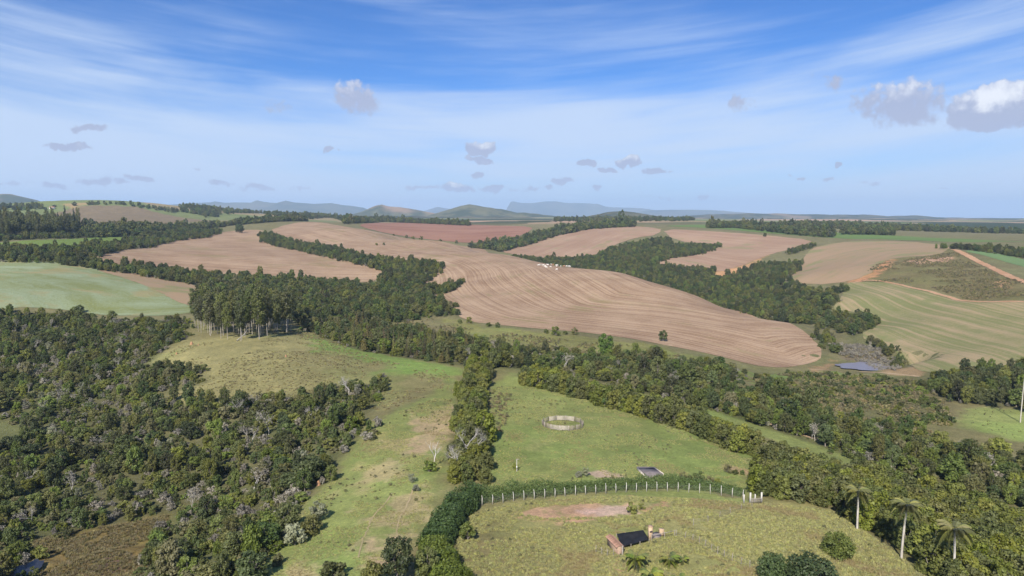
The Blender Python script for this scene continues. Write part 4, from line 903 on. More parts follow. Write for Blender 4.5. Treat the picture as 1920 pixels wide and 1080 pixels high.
_x, _y = sample(_P, 3.1, hr); hedge('broad band of leafy hedge trees sloping down at the right', list(zip(_x, _y)), smin=.85, smax=1.12); print('hedge', len(_x))

def leaf_strip(name, label, line, hts, wid, mat, dens, size, off=0.0):
    rng = np.random.default_rng(len(line)); L = chaikin(castn(line), 2, False); seg = np.hypot(*np.diff(L, axis=0).T); s = np.concatenate([[0], np.cumsum(seg)]); n = int(s[-1]*dens); t = rng.uniform(0, s[-1], n)
    hh = np.interp(t, np.linspace(0, s[-1], len(hts)), hts)*(0.72+0.56*fbm(t, t*0, 2.2, 3, 4)); x = np.interp(t, s, L[:,0]); y = np.interp(t, s, L[:,1]); q = int(len(L)/2); a = rng.uniform(0, PI, n); k = 1-0.4*rng.random(n)**2
    d = np.gradient(L, axis=0); tx = np.interp(t, s, d[:,0]); ty = np.interp(t, s, d[:,1]); m = np.hypot(tx, ty); nx, ny = -ty/m, tx/m
    o = np.cos(a)*wid*.5*k*(0.7+0.6*fbm(t, t*0+9, 3, 2, 6)); zz = hh*np.clip(np.sin(a)*1.25, 0, 1)**.8*k*rng.uniform(.15, 1, n)**.45
    X = x+nx*(o+off); Y = y+ny*(o+off); nrm = unit(np.stack([nx*np.cos(a), ny*np.cos(a), np.sin(a)], 1)+rng.normal(size=(n,3))*.5); c = L[len(L)//2]; zc = h1(*c)
    V, F = leaf_quads(rng, np.stack([X-c[0], Y-c[1], H(X, Y)-zc+zz+.05], 1), nrm, size); return tag(obj(name, mesh_np(name, V, F, LEAF[mat]), None, (c[0], c[1], zc)), label, 'hedge')
FENCE = [(884,951),(928,945),(972,939),(1020,935),(1060,931),(1110,927),(1160,924),(1215,922),(1270,922),(1320,925),(1360,930),(1393,937)]
leaf_strip('hedge', 'clipped green hedge growing behind the white fence posts', [(p[0], p[1]-7) for p in FENCE], [3.0,3.5,3.7,3.4,2.4,2.2,2.4,2.9,3.1,2.2,2.0,1.9], 2.8, 'vine', 420, .13)
leaf_strip('hedge', 'dark green hedge curving down from the fence corner', [(896,938),(872,948),(850,970),(832,998),(815,1026)], [3.8,3.9,3.8,3.4,3.0], 6.2, 'vine', 900, .16)
leaf_strip('hedge', 'paler straggling hedge end at the bottom of the picture', [(815,1030),(815,1052),(835,1085),(850,1110)], [2.6,3.0,3.2,3.0], 6.5, 'hedge', 900, .16)
print('hedges', round(time.time()-T0, 1))

# ------------------------------------------------------------------ single trees and bushes
def single(kind, var, px, py, s, name, label, cat='tree', rz=1.0, sq=None):
    e = plant_thing(kind, var, G(px, py)-Vector((0,0,.08)), rz, s, name, label, cat)
    if sq: e.scale = (s*sq[0], s*sq[0], s*sq[1])
    return e
def custom(kind, seed, *a, **k): broad(kind, np.random.default_rng(seed), *a, **k); return len(PROTO[kind])-1
custom('lime', 1, 4.2, 3.4, 7, 420, .17, 'lime', fork=.5, low=.6); single('lime', 0, 1134, 764, .85, 'lime_tree', 'small bright green tree standing alone near the round pen')
custom('lone', 2, 10.5, 11, 18, 2600, .36, 'b', fork=.18, low=.3); single('lone', 0, 449, 437, 1.55, 'lone_tree', 'round dark tree standing alone in the left stubble field')
custom('green', 3, 9.5, 7.5, 18, 2600, .24, 'lime', fork=.12, low=.25); single('green', 0, 1135, 672, 1.35, 'green_tree', 'bright green rounded tree on the meadow below the stubble field', sq=(1,1.1)); PROTO['green'][0].crown.materials[0] = LEAF['vine']
for _px, _py, _s, _l in ((1174,424,1.55,'tall broad tree rising above the tree line on the plateau'),(1088,424,1.35,'tall narrow tree left of the broad plateau tree'),(1434,444,.8,'small lone tree on the green strip before the plateau wood')): plant_thing('far', 0, G(_px, _py, lo=1000, hi=1700), 1.0, _s, 'plateau_tree', _l, 'tree')
single('tree', 1, 1243, 640, 1.0, 'dark_tree', 'small dark tree at the lower edge of the big stubble field')
custom('round', 4, 4.6, 6.4, 22, 4200, .17, 'hedge', low=.2, fork=.1); single('round', 0, 1571, 1042, .85, 'round_bush', 'round leafy bush on the near pasture slope', 'bush')
custom('feather', 5, 4.2, 5.2, 20, 4200, .14, 'vine', low=.2, fork=.1); single('feather', 0, 1448, 1088, 1.0, 'feathery_bush', 'left of the two feathery bushes at the bottom edge', 'bush'); single('feather', 0, 1520, 1104, 1.2, 'feathery_bush', 'larger feathery bush at the bottom edge on the right', 'bush', 2.2, (1.35,1.0))
custom('citrus', 6, 3.6, 3.0, 10, 1300, .15, 'hedge', low=.3, fork=.15); single('citrus', 0, 877, 1013, 1.0, 'small_tree', 'small leafy tree inside the fence corner', 'tree')
single('silver', 0, 553, 1022, 1.55, 'silver_bush', 'lower left silvery bush of the three on the pasture slope', 'bush'); custom('shade', 7, 4.0, 4.2, 14, 1900, .17, 'b', low=.2, fork=.1); single('shade', 0, 583, 1002, 1.0, 'dark_bush', 'dark green bush between two silvery bushes on the pasture', 'bush'); single('silver', 1, 597, 978, 1.25, 'silver_bush', 'upper right silvery bush of the three on the pasture slope', 'bush', 2)
single('shrub', 0, 806, 884, 1.15, 'shrub', 'green bush at the foot of the white dead tree', 'bush')
single('tree', 3, 745, 1090, .95, 'pasture_tree', 'loose dark tree at the bottom end of the left pasture'); single('tree', 0, 700, 1100, .7, 'pasture_tree', 'smaller tree left of the loose dark tree at the bottom'); single('tree', 4, 800, 1085, .8, 'pasture_tree', 'dark tree beside the straggling hedge end'); single('shrub', 2, 625, 1082, 1.6, 'shrub', 'bush on the bottom edge below the left pasture', 'bush')
for k, (px, py, s) in enumerate([(1184,962,.9),(1203,955,.45),(1098,893,.5),(1085,895,.6),(1148,897,.28),(1130,898,.25),(1290,906,.85),(1310,906,.9),(1330,908,1.0),(1345,908,.6),(1365,886,.7),(1378,889,.7),(1392,890,.5),(966,880,.5),(772,905,.5),(780,921,.6),(1280,898,.6)]):
    w = ['dark bush on the bare pink earth bank','small bush right of the bank bush','grey bush left of the bare earth patch','outer grey bush left of the bare earth patch','tiny bush on the pale earth patch','second tiny bush on the pale earth patch','leftmost bush of the row above the fence','second bush of the row above the fence','tallest bush of the row above the fence','rightmost bush of the row above the fence','left bush on the small red bank','middle bush on the small red bank','right bush on the small red bank','bush at the foot of the small pole','upper low bush on the left pasture','lower low bush on the left pasture','faint bush at the start of the row above the fence'][k]
    single('shrub' if k not in (2,3,14,15) else 'silver', k % 3, px, py, s, 'shrub', w, 'bush', k*1.3)
for k, (px, py, s, lab) in enumerate([(862,612,.9,'first'),(880,612,1.0,'second'),(916,618,1.1,'third'),(933,620,.9,'fourth')]): single('shrub', k % 4, px, py-6, s*1.5, 'shrub', lab+' of the four bushes left on the field foot', 'bush', k)
for k, (px, py, s, lab) in enumerate([(1024,628,1.0,'leftmost'),(1042,632,1.5,'widest'),(1060,630,1.1,'third'),(1077,630,1.3,'rightmost')]): single('shrub', k % 4, px, py-3, s*1.3, 'shrub', lab+' of the bushes on the middle field foot', 'bush', k)
for k, (px, py, s) in enumerate([(706,464,1.6),(720,466,1.4),(738,442,2.0),(762,446,2.4),(775,447,2.4),(790,449,2.0),(826,452,2.2),(856,455,2.4)]):
    e = plant_thing('shrub', k % 4, G(px, min(py, 460), hi=1330), k, s, 'shrub', 'dark bush on the crest between stubble field and red field', 'bush', 'bushes on the field crest')
bare('dead', np.random.default_rng(4), 8.0, 3, 3, BARKW, 0, .55); single('dead', 0, 815, 874, 1.0, 'dead_tree', 'white dead tree standing alone on the left pasture')
for i in range(2): bare('greytree', np.random.default_rng(40+i), 7.5, 5, 6, BARKD, 0, .8)
single('greytree', 0, 872, 862, 1.25, 'bare_tree', 'taller grey leafless tree in the middle hedge'); single('greytree', 1, 866, 890, 1.05, 'bare_tree', 'lower grey leafless tree in the middle hedge')
for k, (px, py, s, lab) in enumerate([(448,778,1.0,'pale leafless tree at the edge of the brown pasture'),(655,742,1.1,'leafless tree at the upper corner of the left woodland'),(55,915,.8,'leafless grey tree low in the left woodland'),(60,985,.8,'leafless grey tree above the marsh'),(590,792,.8,'thin leafless tree inside the left woodland')]): single('greytree', k % 2, px, py, s, 'bare_tree', lab, 'tree', k)

# ------------------------------------------------------------------ palms
def frond_mesh(rng, L, rise, droop, mat, n=34, wid=0.34):
    mb = MB(); P = lambda s: Vector((L*s*(1-.12*s*s), 0, rise*s-droop*s*s)); path = [P(k/7) for k in range(8)]; mb.tube(path, [.035*(1-.8*k/7) for k in range(8)], 4)
    V = []; F = []
    for k in range(n):
        s = 0.16+0.84*k/(n-1); p = P(s); l = L*wid*math.sin(PI*min(1, .12+s*.9))**.6*rng.uniform(.85, 1.1)
        for sd in (-1, 1):
            e = p+Vector((l*.55, sd*l*.8, -l*rng.uniform(.25, .6))); w = Vector((.055, 0, 0)); i = len(V); V += [p-w, p+w, (p+e)/2+w*1.1+Vector((0,0,.08*l)), e]; F.append([i, i+1, i+2, i+3])
    mb.add([tuple(v) for v in V], F); return mb.mesh('frond', LEAF[mat])
def palm(px, py, h, nf, L, label, mat='palm', bend=.4, seed=0, up=.9, name='palm_tree', r=.16, dead=0):
    rng = np.random.default_rng(seed+70); b = G(px, py); e = empty(name, b); tag(e, label, 'palm'); a = rng.uniform(0, 6.3); t = Vector((math.cos(a)*bend, math.sin(a)*bend, h)); mb = MB()
    K = 9; path = [Vector((t.x*(k/K)**2, t.y*(k/K)**2, -.4+(h+.4)*k/K)) for k in range(K+1)]; mb.tube(path, [r*(1.25-.35*k/K)+(.012 if k % 2 else 0) for k in range(K+1)], 8); obj('trunk', mb.mesh('trunk', BARKW if h > 4 else BARK), e)
    ms = [frond_mesh(rng, L, up*L*q, dr*L, mat) for q, dr in ((1.0,.85),(.55,1.10),(.10,1.05))]
    for k in range(nf):
        lv = 0 if k < nf*.35 else (1 if k < nf*.7 else 2); obj('frond', ms[lv], e, t-Vector((0,0,.1*lv)), (0, 0, 2.4*k+rng.uniform(-.3, .3)), [rng.uniform(.85, 1.1)]*3)
palm(1607, 992, 7.2, 24, 2.6, 'leftmost of the three tall palms before the hedge trees', seed=1); palm(1690, 1047, 9.5, 26, 2.9, 'middle palm of the three before the hedge trees', seed=2); palm(1787, 1098, 9.2, 26, 3.0, 'rightmost of the three tall palms before the hedge trees', seed=3)
palm(1913, 792, 24, 14, 3.4, 'very tall slim palm at the right edge', seed=4, bend=.3)
palm(1193, 1068, 1.9, 16, 2.0, 'yellowish young palm below the black shade net', 'gpalm', .1, 5, 1.1, 'young_palm', .1); palm(1254, 1060, 1.2, 15, 1.9, 'young palm with dark green fronds right of the yellowish one', 'gpalm', .1, 6, 1.0, 'young_palm', .1)
palm(1281, 1056, .7, 9, 1.1, 'smallest young palm in the garden', 'gpalm', .05, 7, 1.0, 'young_palm', .07); palm(1222, 1094, 1.4, 16, 2.0, 'lush young palm cut by the bottom edge', 'gpalm', .1, 8, 1.0, 'young_palm', .1); palm(1272, 1096, .9, 10, 1.6, 'young palm at the bottom edge on the right', 'gpalm', .1, 9, 1.0, 'young_palm', .08)

# ------------------------------------------------------------------ ground cover: tufts, weeds, scrub
def cover():
    rng = np.random.default_rng(99)
    def fill(poly, n, kinds, smin, smax, name, label, thr=0.0, seed=1, sc0=12, avoid=()):
        P = castn(poly); lo = P.min(0); hi = P.max(0); m = int(n*4); x = rng.uniform(lo[0], hi[0], m); y = rng.uniform(lo[1], hi[1], m); k = inside(P, x, y) & (fbm(x, y, sc0, 3, seed) > thr)
        for q in avoid: k &= ~inside(q, x, y)
        x, y = x[k][:n], y[k][:n]; z = H(x, y); idx = [PINDEX[kinds[i]] for i in rng.integers(0, len(kinds), len(x))]
        scatter(name, label, np.stack([x, y, z], 1), rng.uniform(0, 6.3, len(x)), rng.uniform(smin, smax, len(x)), idx)
    T = [('tuft',0), ('tuft',1), ('tuft',2)]; W = [('weed',0), ('weed',1), ('weed',2)]; S = [('scrub',0), ('scrub',1), ('scrub',2)]; SH = [('shrub',0), ('shrub',2), ('grey_bush',0)]
    nearP = [(880,960),(1000,940),(1150,930),(1400,942),(1560,958),(1700,1052),(1790,1140),(780,1140),(830,1030)]
    bank = castn([(975,962),(1010,950),(1100,945),(1190,942),(1250,940),(1200,966),(1090,970),(1020,972)])
    fill(nearP, 30000, T[:2], .6, 1.2, 'grass', 'dry tufted grass of the near pasture', .30, 3, 5, [bank])
    fill([(850,730),(845,780),(830,870),(810,950),(740,1060),(700,1140),(460,1140),(530,1005),(600,925),(650,870),(700,800),(770,765)], 9000, T[:2], .45, .8, 'grass', 'short grass of the left pasture', .50, 4, 6)
    fill([(930,725),(1000,725),(1180,768),(1300,808),(1410,860),(1395,925),(1100,905),(910,915),(905,860)], 16000, T[:2], .45, .8, 'grass', 'short grass of the round pen pasture', .45, 5, 6)
    fill(nearP, 130, W, .35, .7, 'weeds', 'scattered weeds in the near pasture', .52, 6, 14, [bank])
    fill([(290,690),(340,645),(430,640),(560,618),(700,670),(850,700),(840,730),(720,770),(640,760),(450,765),(330,740)], 3600, [('tuft',3), ('tuft',4), ('tuft',3), ('tuft',1)], .8, 1.8, 'scrub', 'low brown scrub on the hillside pasture', .42, 7, 16)
    fill([(930,725),(1000,725),(1180,768),(1300,808),(1410,860),(1395,915),(1100,900),(910,910),(905,860)], 300, W, .25, .6, 'weeds', 'scattered weeds in the round pen pasture', .52, 8, 16)
    fill([(905,760),(925,735),(960,740),(950,790),(925,860),(905,880)], 160, W+S, .5, 1.1, 'weeds', 'weeds along the right side of the middle hedge', .3, 9, 6)
    fill([(850,730),(830,870),(740,1060),(540,1010),(650,870),(770,765)], 160, W, .3, .7, 'weeds', 'scattered weeds in the left pasture', .5, 10, 16)
    fill([(1400,702),(1540,700),(1730,712),(1780,770),(1790,835),(1700,812),(1560,780),(1450,740)], 4200, S+S+W+[('shrub',2)], .6, 1.6, 'scrub', 'rough brown and green scrub below the pond', .36, 11, 14)
    fill([(1605,532),(1650,494),(1790,472),(1915,530),(2050,564),(1820,564),(1760,544),(1690,528)], 3000, S+S+W, .7, 1.7, 'scrub', 'rough scrub on the slope beside the dirt road', .44, 12, 22)
    fill([(60,1012),(150,994),(315,966),(322,1000),(262,1075),(245,1140),(60,1140)], 6500, [('tuft',3), ('tuft',4), ('tuft',4)], .7, 1.7, 'reeds', 'brown marsh plants at the bottom left', .40, 13, 9)
    fill([(740,575),(815,600),(900,620),(1080,640),(1240,655),(1380,690),(1300,690),(1000,668),(860,645),(800,632),(740,605)], 1700, S+W, .6, 1.4, 'scrub', 'rough meadow plants below the stubble field', .48, 14, 18)
    fill([(1545,642),(1625,650),(1690,682),(1660,690),(1640,676),(1575,668)], 900, S+[('grey_bush',0)], .6, 1.1, 'reeds', 'grey brown reeds behind the pond', .3, 15, 10)
    fill([(1600,672),(1640,676),(1690,690),(1680,696),(1640,694),(1615,680)], 240, [('grey_bush',0), ('bare',2)], .3, .6, 'reeds', 'dead grey sticks standing in the pond', .2, 16, 10)
    fill([(1780,772),(1860,764),(1960,778),(2040,800),(2040,845),(1900,822),(1800,798)], 60, W, .3, .6, 'weeds', 'weeds in the small pasture at the right edge', .45, 17, 10)
cover()
print('cover', round(time.time()-T0, 1))
# ------------------------------------------------------------------ built things
WOODL = plain('pale_board', (0.50,0.44,0.37), .85, .22, 2.0); WOODM = plain('weathered_board', (0.36,0.30,0.255), .9, .25, 2.0); CONC = plain('concrete_post', (0.50,0.475,0.42), .85, .15, 3.0); STICK = plain('grey_stick', (0.30,0.265,0.22), .9, .25, 3.0); WIRE = plain('wire', (0.25,0.24,0.22), .5, .1, 3.0)
PLASTER = plain('peach_plaster', (0.40,0.275,0.19), .9, .18, 1.5); TILE = plain('clay_tile', (0.29,0.17,0.12), .85, .35, 2.5); NET = plain('black_net', (0.018,0.018,0.020), .75, .35, 1.2); SLAB = plain('grey_slab', (0.20,0.172,0.168), .85, .25, .6); SLABD = plain('dark_stain', (0.075,0.06,0.065), .8, .3, .8)
BRICK = plain('pale_brick', (0.46,0.33,0.21), .9, .2, 2.5); MOUND = plain('termite_earth', (0.40,0.225,0.125), .95, .2, 3.0); WHITE = plain('white_wall', (0.8,0.79,0.76), .8, .05, 1.0); ROOF = plain('far_roof', (0.40,0.22,0.15), .9, .1, 1.0)

def round_pen():
    c = G(1055, 797); e = empty('round_pen', c); tag(e, 'round livestock pen of slatted wooden panels in the middle pasture', 'pen')
    R = 6.0; N = 14; W = 2*R*math.sin(PI/N)
    def panel(mat, gap, seed):
        rng = np.random.default_rng(seed); mb = MB(); n = 6
        for k in range(n): mb.box((0, rng.normal(0, .01), .20+k*.225), (W*.97, .035, .225-gap))
        for x in (-W*.47, 0, W*.47): mb.box((x, .05, .66), (.10, .07, 1.40))
        return mb.mesh('panel', mat)
    ms = [panel(WOODL, .075, 1), panel(WOODM, .135, 2), panel(WOODM, .145, 3)]
    for k in range(N):
        a = 2*PI*(k+.5)/N; x = math.cos(a)*R*math.cos(PI/N); y = math.sin(a)*R*math.cos(PI/N); z = h1(c.x+x, c.y+y)-c.z
        obj('panel', ms[0 if k in (2, 3, 4, 9, 10) else 1+k % 2], e, (x, y, z), (0, 0, a-PI/2))
    p = MB(); p.tube([(0,0,-.3), (0,0,1.6)], .07, 6); pm = p.mesh('post', STICK)
    for k in range(N):
        a = 2*PI*k/N; x = math.cos(a)*R*1.012; y = math.sin(a)*R*1.012; obj('post', pm, e, (x, y, h1(c.x+x, c.y+y)-c.z))
round_pen()

def post_line(name, label, line, n, mesh_fn, wires, hw, cat='fence'):
    L = chaikin(castn(line), 2, False); seg = np.hypot(*np.diff(L, axis=0).T); s = np.concatenate([[0], np.cumsum(seg)]); t = np.linspace(0, s[-1], n); x = np.interp(t, s, L[:,0]); y = np.interp(t, s, L[:,1]); z = H(x, y)
    e = empty(name, (x[0], y[0], z[0])); tag(e, label, cat); dx = np.gradient(x); dy = np.gradient(y); rng = np.random.default_rng(n); ms = [mesh_fn(rng) for _ in range(4)]
    for i in range(n): obj('post', ms[i % 4], e, (x[i]-x[0], y[i]-y[0], z[i]-z[0]), (rng.normal(0, .03), rng.normal(0, .03), math.atan2(dy[i], dx[i])), (1, 1, rng.uniform(.94, 1.06)))
    for k in range(wires):
        mb = MB(); hh = hw*(k+.7)/wires; mb.tube([(x[i]-x[0], y[i]-y[0], z[i]-z[0]+hh) for i in range(n)], .012, 3); obj('wire', mb.mesh('wire', WIRE), e)
    return e
def conc_post(rng):
    mb = MB(); mb.box((0, 0, .72), (.115, .115, 1.84)); mb.beam((0, 0, 1.60), (0, .34, 1.98), .10); return mb.mesh('post', CONC)
def stick_post(rng):
    mb = MB(); mb.tube([(0,0,-.3), (rng.normal(0,.04), rng.normal(0,.04), .6), (rng.normal(0,.07), rng.normal(0,.07), 1.25)], [.06,.055,.045], 5); return mb.mesh('post', STICK)
post_line('fence', 'white concrete post and wire fence along the near hedge', FENCE, 27, conc_post, 5, 1.6)
post_line('fence', 'white posts half hidden under the dark hedge at the left', [(876,958),(858,978),(842,1004),(826,1034)], 6, conc_post, 4, 1.6)
post_line('fence', 'thin grey stick fence around the garden below the net', [(1268,1006),(1300,1012),(1330,1030),(1362,1048),(1400,1062),(1440,1078)], 13, stick_post, 3, 1.1)
post_line('fence', 'short stick fence left of the tiled wall', [(1118,1036),(1130,1040),(1143,1044),(1162,1040)], 5, stick_post, 2, 1.0)
post_line('fence', 'sparse grey stick fence crossing the near pasture', [(1300,985),(1330,978),(1370,962),(1410,950)], 6, stick_post, 3, 1.1)
def gate():
    a = G(1398, 944); b = G(1426, 943); e = empty('gate', a); tag(e, 'grey wooden gate between white posts at the end of the fence', 'gate'); d = b-a
    mb = MB(); mb.box((0,0,1.0), (.28,.28,2.5)); pm = mb.mesh('post', CONC); mb = MB(); mb.box((0,0,.85), (.2,.2,2.1)); ps = mb.mesh('post', CONC)
    for f, m in ((-.12, ps), (.30, pm), (.62, ps), (1.05, pm)): p = a+d*f; obj('post', m, e, (p.x-a.x, p.y-a.y, h1(p.x, p.y)-a.z))
    mb = MB(); mb.box((0,0,.6), (.13,.05,1.15)); bm = mb.mesh('board', STICK)
    for k in range(9): p = a+d*(.33+.72*k/9+.03)-Vector((0,.4,0)); obj('board', bm, e, (p.x-a.x, p.y-a.y, h1(p.x, p.y)-a.z), (0,0,math.atan2(d.y, d.x)))
    mb = MB(); p = a+d*.33; q = a+d*1.0; mb.beam((p.x-a.x, p.y-a.y-.46, .45), (q.x-a.x, q.y-a.y-.46, q.z-a.z+.45), .04, .09); mb.beam((p.x-a.x, p.y-a.y-.46, .95), (q.x-a.x, q.y-a.y-.46, q.z-a.z+.95), .04, .09); obj('rail', mb.mesh('rail', STICK), e)
gate()

def garden():
    # tiled wall, seen end on
    a = G(1142, 1022); b = G(1163, 1040); d = b-a; L = d.length; rz = math.atan2(d.y, d.x); e = empty('tiled_wall', a, rz); tag(e, 'peach plastered wall capped with clay tiles beside the black net', 'wall'); dz = b.z-a.z
    mb = MB(); mb.box((L/2, 0, .55), (L, .7, 2.1)); obj('wall', mb.mesh('wall', PLASTER), e)
    rng = np.random.default_rng(8)
    def tile():
        V = []; n = 6
        for i in range(2):
            for k in range(n+1): an = PI*k/n; V.append((.0+i*.75, math.cos(an)*.14*(1-.15*i), math.sin(an)*.12*(1-.15*i)))
        m = MB(); m.add(V, [[k, k+1, n+1+k+1, n+1+k] for k in range(n)]); V2 = [(v[0], v[1]*.82, v[2]*.82-.015) for v in V]; m.add(V2, [[n+1+k, n+1+k+1, k+1, k] for k in range(n)]); return m.mesh('tile', TILE)
    tm = tile()
    for k in range(int(L/.27)):
        for sd in (0, 1): obj('tile', tm, e, (.14+k*.27, 0, 1.86), (0, math.radians(24), (PI/2 if sd else -PI/2)+rng.normal(0, .04)))
    mb = MB(); mb.tube([(L+.35, .2, -.3), (L+.35, .2, 2.0)], .13, 7); obj('post', mb.mesh('post', STICK), e)
    # shade net on a low frame
    P = [G(1156, 1010), G(1206, 1003), G(1217, 1018), G(1166, 1032)]; c = sum(P, Vector())/4; e = empty('shade_net', c); tag(e, 'sagging black shade net stretched between the tiled wall and pillar', 'net')
    n, m = 18, 8; V = []
    for j in range(m+1):
        for i in range(n+1):
            u, v = i/n, j/m; q = P[0].lerp(P[1], u).lerp(P[3].lerp(P[2], u), v); top = .62-.30*math.sin(PI*u)*math.sin(PI*v)-.10*abs(math.sin(u*PI*3))*math.sin(PI*v); V.append((q.x-c.x, q.y-c.y, q.z-c.z+top+.25*(1-v)))
    V = np.array(V); F = np.array([[j*(n+1)+i, j*(n+1)+i+1, (j+1)*(n+1)+i+1, (j+1)*(n+1)+i] for j in range(m) for i in range(n)]); me = mesh_np('net', V, F, NET, True); o = obj('net', me, e); sm = o.modifiers.new('thick', 'SOLIDIFY'); sm.thickness = .02
    mb = MB(); mb.tube([(0,0,-.3), (0,0,.95)], .05, 5); pm = mb.mesh('post', STICK)
    for u in (0, .33, .66, 1):
        for v in (0, 1): q = P[0].lerp(P[1], u).lerp(P[3].lerp(P[2], u), v); obj('post', pm, e, (q.x-c.x, q.y-c.y, q.z-c.z-(.0 if v == 0 else .22)))
    # pillars, slab and rails
    def pillar(px, py, w, h, label, cap):
        p = G(px, py); e = empty('brick_pillar', p, .25); tag(e, label, 'pillar'); mb = MB(); mb.box((0,0,h/2-.2), (w, w, h)); obj('shaft', mb.mesh('shaft', BRICK), e)
        if cap: mb = MB(); mb.box((0, -w*.5+.02, h*.60), (w*.8, .10, .28)); obj('opening', mb.mesh('opening', SLABD), e); mb = MB(); mb.box((0,0,h-.15), (w*1.12, w*1.12, .12)); obj('cap', mb.mesh('cap', PLASTER), e)
    pillar(1219, 1012, .62, 2.6, 'taller pale brick pillar at the right end of the black net', True); pillar(1240, 1005, .72, 1.5, 'shorter pale brick pillar right of the net', False)
    a = G(1224, 1009); b = G(1236, 1006); e = empty('low_wall', (a+b)/2); tag(e, 'low grey slab wall between the two brick pillars', 'wall'); v = b-a; mb = MB(); mb.box((0,0,.15), (v.length*.95, 1.1, 1.0)); o = obj('slab', mb.mesh('slab', SLAB), e, (0,0,0), (0,0,math.atan2(v.y, v.x)))
    mb = MB()
    r = [G(1222,1014), G(1246,1010), G(1265,1006)]; o0 = r[0]; e = empty('pole_rail', o0); tag(e, 'thin horizontal pole rail right of the brick pillars', 'rail')
    mb.tube([(p.x-o0.x, p.y-o0.y, p.z-o0.z+1.05) for p in r], .05, 5); obj('rail', mb.mesh('rail', STICK), e); mb = MB(); mb.tube([(0,0,-.3),(0,0,1.2)], .06, 5); pm = mb.mesh('post', STICK)
    for p in r: obj('post', pm, e, (p.x-o0.x, p.y-o0.y, p.z-o0.z))
garden()

def slab():
    P = [G(1195, 879), G(1226, 879), G(1243, 891), G(1212, 897)]; c = sum(P, Vector())/4; e = empty('concrete_slab', c); tag(e, 'grey rectangular concrete tank cover with a dark stain above the hedge', 'slab')
    def sheet(f0, f1, g0, g1, h0, h1_, mat, nm):
        q = lambda u, v: P[0].lerp(P[1], u).lerp(P[3].lerp(P[2], u), v)-c; V = [q(f0,g0), q(f1,g0), q(f1,g1), q(f0,g1)]; V = [(v.x, v.y, v.z+h0) for v in V]+[(v.x, v.y, v.z+h1_) for v in V]
        mb = MB(); mb.add(V, [[4,7,6,5],[0,4,5,1],[1,5,6,2],[2,6,7,3],[3,7,4,0]]); obj(nm, mb.mesh(nm, mat), e)
    sheet(0, 1, 0, 1, -.6, .34, SLAB, 'top'); sheet(.12, .9, .06, .45, .2, .344, SLABD, 'stain'); sheet(-.04, 0, 0, 1, -.6, .44, WOODL, 'rim'); sheet(1, 1.04, 0, 1, -.6, .44, WOODL, 'rim'); sheet(0, 1, -.06, 0, -.6, .42, SLAB, 'rim')
slab()
def small_pole():
    p = G(969, 884); e = empty('service_pole', p); tag(e, 'short pale service pole with a small box on the pasture', 'pole'); mb = MB(); mb.tube([(0,0,-.3), (0,0,2.9)], [.08,.06], 7); obj('pole', mb.mesh('pole', CONC), e); mb = MB(); mb.box((.2,0,2.95), (.85,.14,.14)); obj('crossarm', mb.mesh('crossarm', STICK), e); mb = MB(); mb.box((0,-.13,1.1), (.24,.16,.36)); obj('meter_box', mb.mesh('meter_box', WHITE), e)
small_pole()
def mound(px, py, h, label):
    p = G(px, py); mb = MB(); mb.tube([(0,0,-.2), (.03,0,h*.4), (.02,.05,h*.75), (0,.03,h)], [h*.5,h*.42,h*.26,h*.08], 9); tag(obj('termite_mound', mb.mesh('termite_mound', MOUND, True), None, p), label, 'mound')
mound(359, 646, 1.5, 'tall orange termite mound before the eucalyptus grove'); mound(372, 647, .6, 'low pale termite mound right of the tall orange one'); mound(331, 664, .9, 'orange termite mound beside the woodland edge'); mound(536, 669, .9, 'orange termite mound on the brown pasture slope'); mound(597, 910, 1.2, 'orange termite mound under trees at the woodland edge')

# ------------------------------------------------------------------ cattle
def cow_mesh(mat, graze):
    mb = MB(); S = [(-.95,.92,.10,.14),(-.85,1.08,.26,.30),(-.55,1.12,.33,.40),(-.1,1.05,.36,.46),(.35,1.08,.34,.44),(.65,1.16,.30,.40),(.85,1.18,.20,.30)]
    S += [(1.05,1.05,.13,.20),(1.25,.75,.11,.15),(1.42,.40,.12,.13),(1.50,.18,.07,.08)] if graze else [(1.05,1.32,.13,.22),(1.22,1.48,.12,.16),(1.42,1.46,.12,.13),(1.68,1.34,.07,.08)]
    V = []; n = 10
    for (x, z, w, h) in S:
        for k in range(n): a = 2*PI*k/n; V.append((x, math.cos(a)*w, z+math.sin(a)*h))
    m = len(S); Q = [[i*n+k, i*n+(k+1) % n, (i+1)*n+(k+1) % n, (i+1)*n+k] for i in range(m-1) for k in range(n)]; V.append((S[0][0]-.04, 0, S[0][1])); V.append((S[-1][0]+.05, 0, S[-1][1])); a, b = len(V)-2, len(V)-1
    mb.add(V, Q, [[(k+1) % n, k, a] for k in range(n)]+[[(m-1)*n+k, (m-1)*n+(k+1) % n, b] for k in range(n)])
    for y in (-.2, .2):
        mb.tube([(.62,y,.95),(.63,y,.5),(.60,y,.42),(.60,y,.02)], [.15,.09,.075,.07], 6); mb.tube([(-.70,y,1.0),(-.62,y,.62),(-.80,y,.40),(-.74,y,.02)], [.20,.12,.08,.07], 6)
        hx, hz = (1.30,.62) if graze else (1.30,1.58); mb.tube([(hx,y*.45,hz),(hx-.05,y*1.2,hz+.03)], [.06,.03], 5); mb.tube([(hx+.06,y*.4,hz+.08),(hx+.08,y*.8,hz+.24)], [.035,.012], 5)
    mb.tube([(.62,0,1.5),(.5,0,1.66),(.35,0,1.5)], [.12,.15,.12], 6); mb.tube([(-.95,0,1.1),(-1.05,0,.8),(-1.04,0,.4)], [.04,.03,.05], 5); return mb.mesh('cow', mat, True)
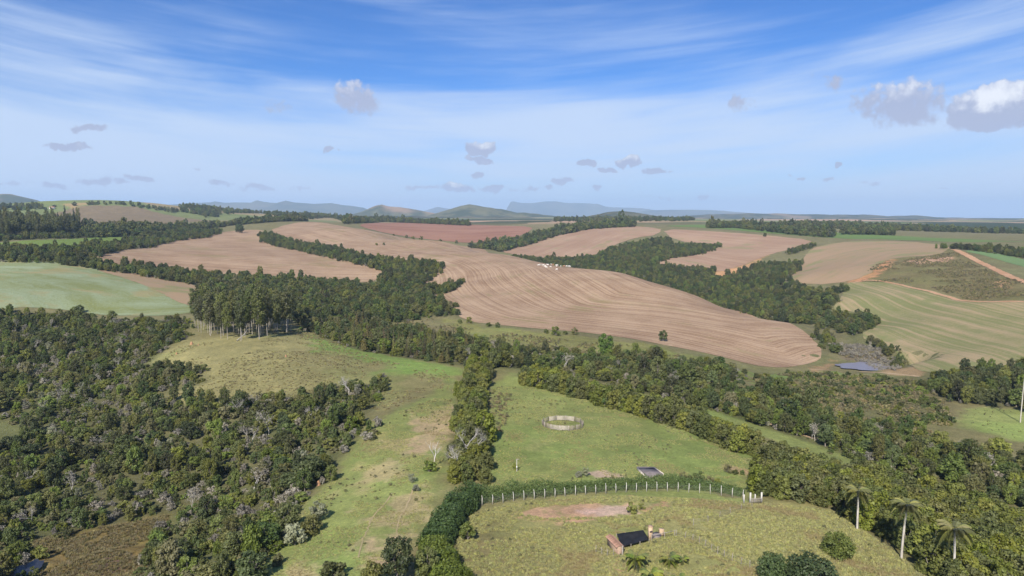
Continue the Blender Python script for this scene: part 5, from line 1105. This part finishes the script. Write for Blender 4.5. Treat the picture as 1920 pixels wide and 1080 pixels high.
CW = plain('white_hide', (0.74,0.70,0.64), .8, .08, 2.0); CB = plain('brown_hide', (0.13,0.065,0.04), .8, .2, 2.0); CC = plain('tan_hide', (0.42,0.24,0.14), .8, .15, 2.0)
cows = {(m.name, g): cow_mesh(m, g) for m in (CW, CB, CC) for g in (0, 1)}
CATTLE = [(1009.5,497.6,0),(1011.5,497,0),(1014.5,497.5,0),(1018.5,498,0),(1022,499.6,0),(1023.2,499,0),(1024.4,502,0),(1025.5,496.4,0),(1027,497.6,0),(1028.6,497.4,1),(1032,498,1),(1032.4,500.6,0),(1033.2,496.6,0),(1034.6,496.6,0),(1036.5,497,2),(1042.6,497.8,0),(1043.6,499.8,0),(1044.6,497,0),(1045.4,497.6,0),(1044.2,506,0),(1051.4,499.6,0),(1057,500,2),(1058.6,500,2),(1060.6,498.8,1),(1062.6,498.8,0),(1066,499.2,0),(1067.8,499.2,0),(1069,500,0)]
def herd():
    rng = np.random.default_rng(12); names = {0:('white cow of the herd on the big stubble field', CW), 1:('dark brown cow among the white herd on the stubble field', CB), 2:('tan cow among the white herd on the stubble field', CC)}
    for px, py, k in CATTLE:
        p = G(px, py+1.0, hi=900); p.z += .16; lab, m = names[k]; tag(obj('cow', cows[(m.name, int(rng.integers(2)))], None, p, (0,0,rng.uniform(0, 6.3)), [rng.uniform(.95, 1.2)]*3), lab, 'cow', 'herd of cattle on the stubble field')
herd()
def far_house():
    p = G(98, 392, lo=1500, hi=2800); e = empty('farmhouse', p, .3); tag(e, 'tiny white farmhouse on the far left hill', 'house'); mb = MB(); mb.box((0,0,2.2), (12,8,5)); obj('wall', mb.mesh('wall', WHITE), e)
    mb = MB(); mb.add([(-6.6,-4.6,4.6),(6.6,-4.6,4.6),(6.6,4.6,4.6),(-6.6,4.6,4.6),(-6.6,0,7),(6.6,0,7)], [[0,1,5,4],[2,3,4,5],[3,2,1,0]], [[0,4,3],[1,2,5]]); obj('roof', mb.mesh('roof', ROOF), e)
    mb = MB(); mb.box((0,-4.02,2.4), (1.6,.1,1.8)); wm = mb.mesh('window', SLABD)
    for x in (-3.5, 0, 3.5): obj('window', wm, e, (x,0,0))
far_house()
print('all', round(time.time()-T0, 1))
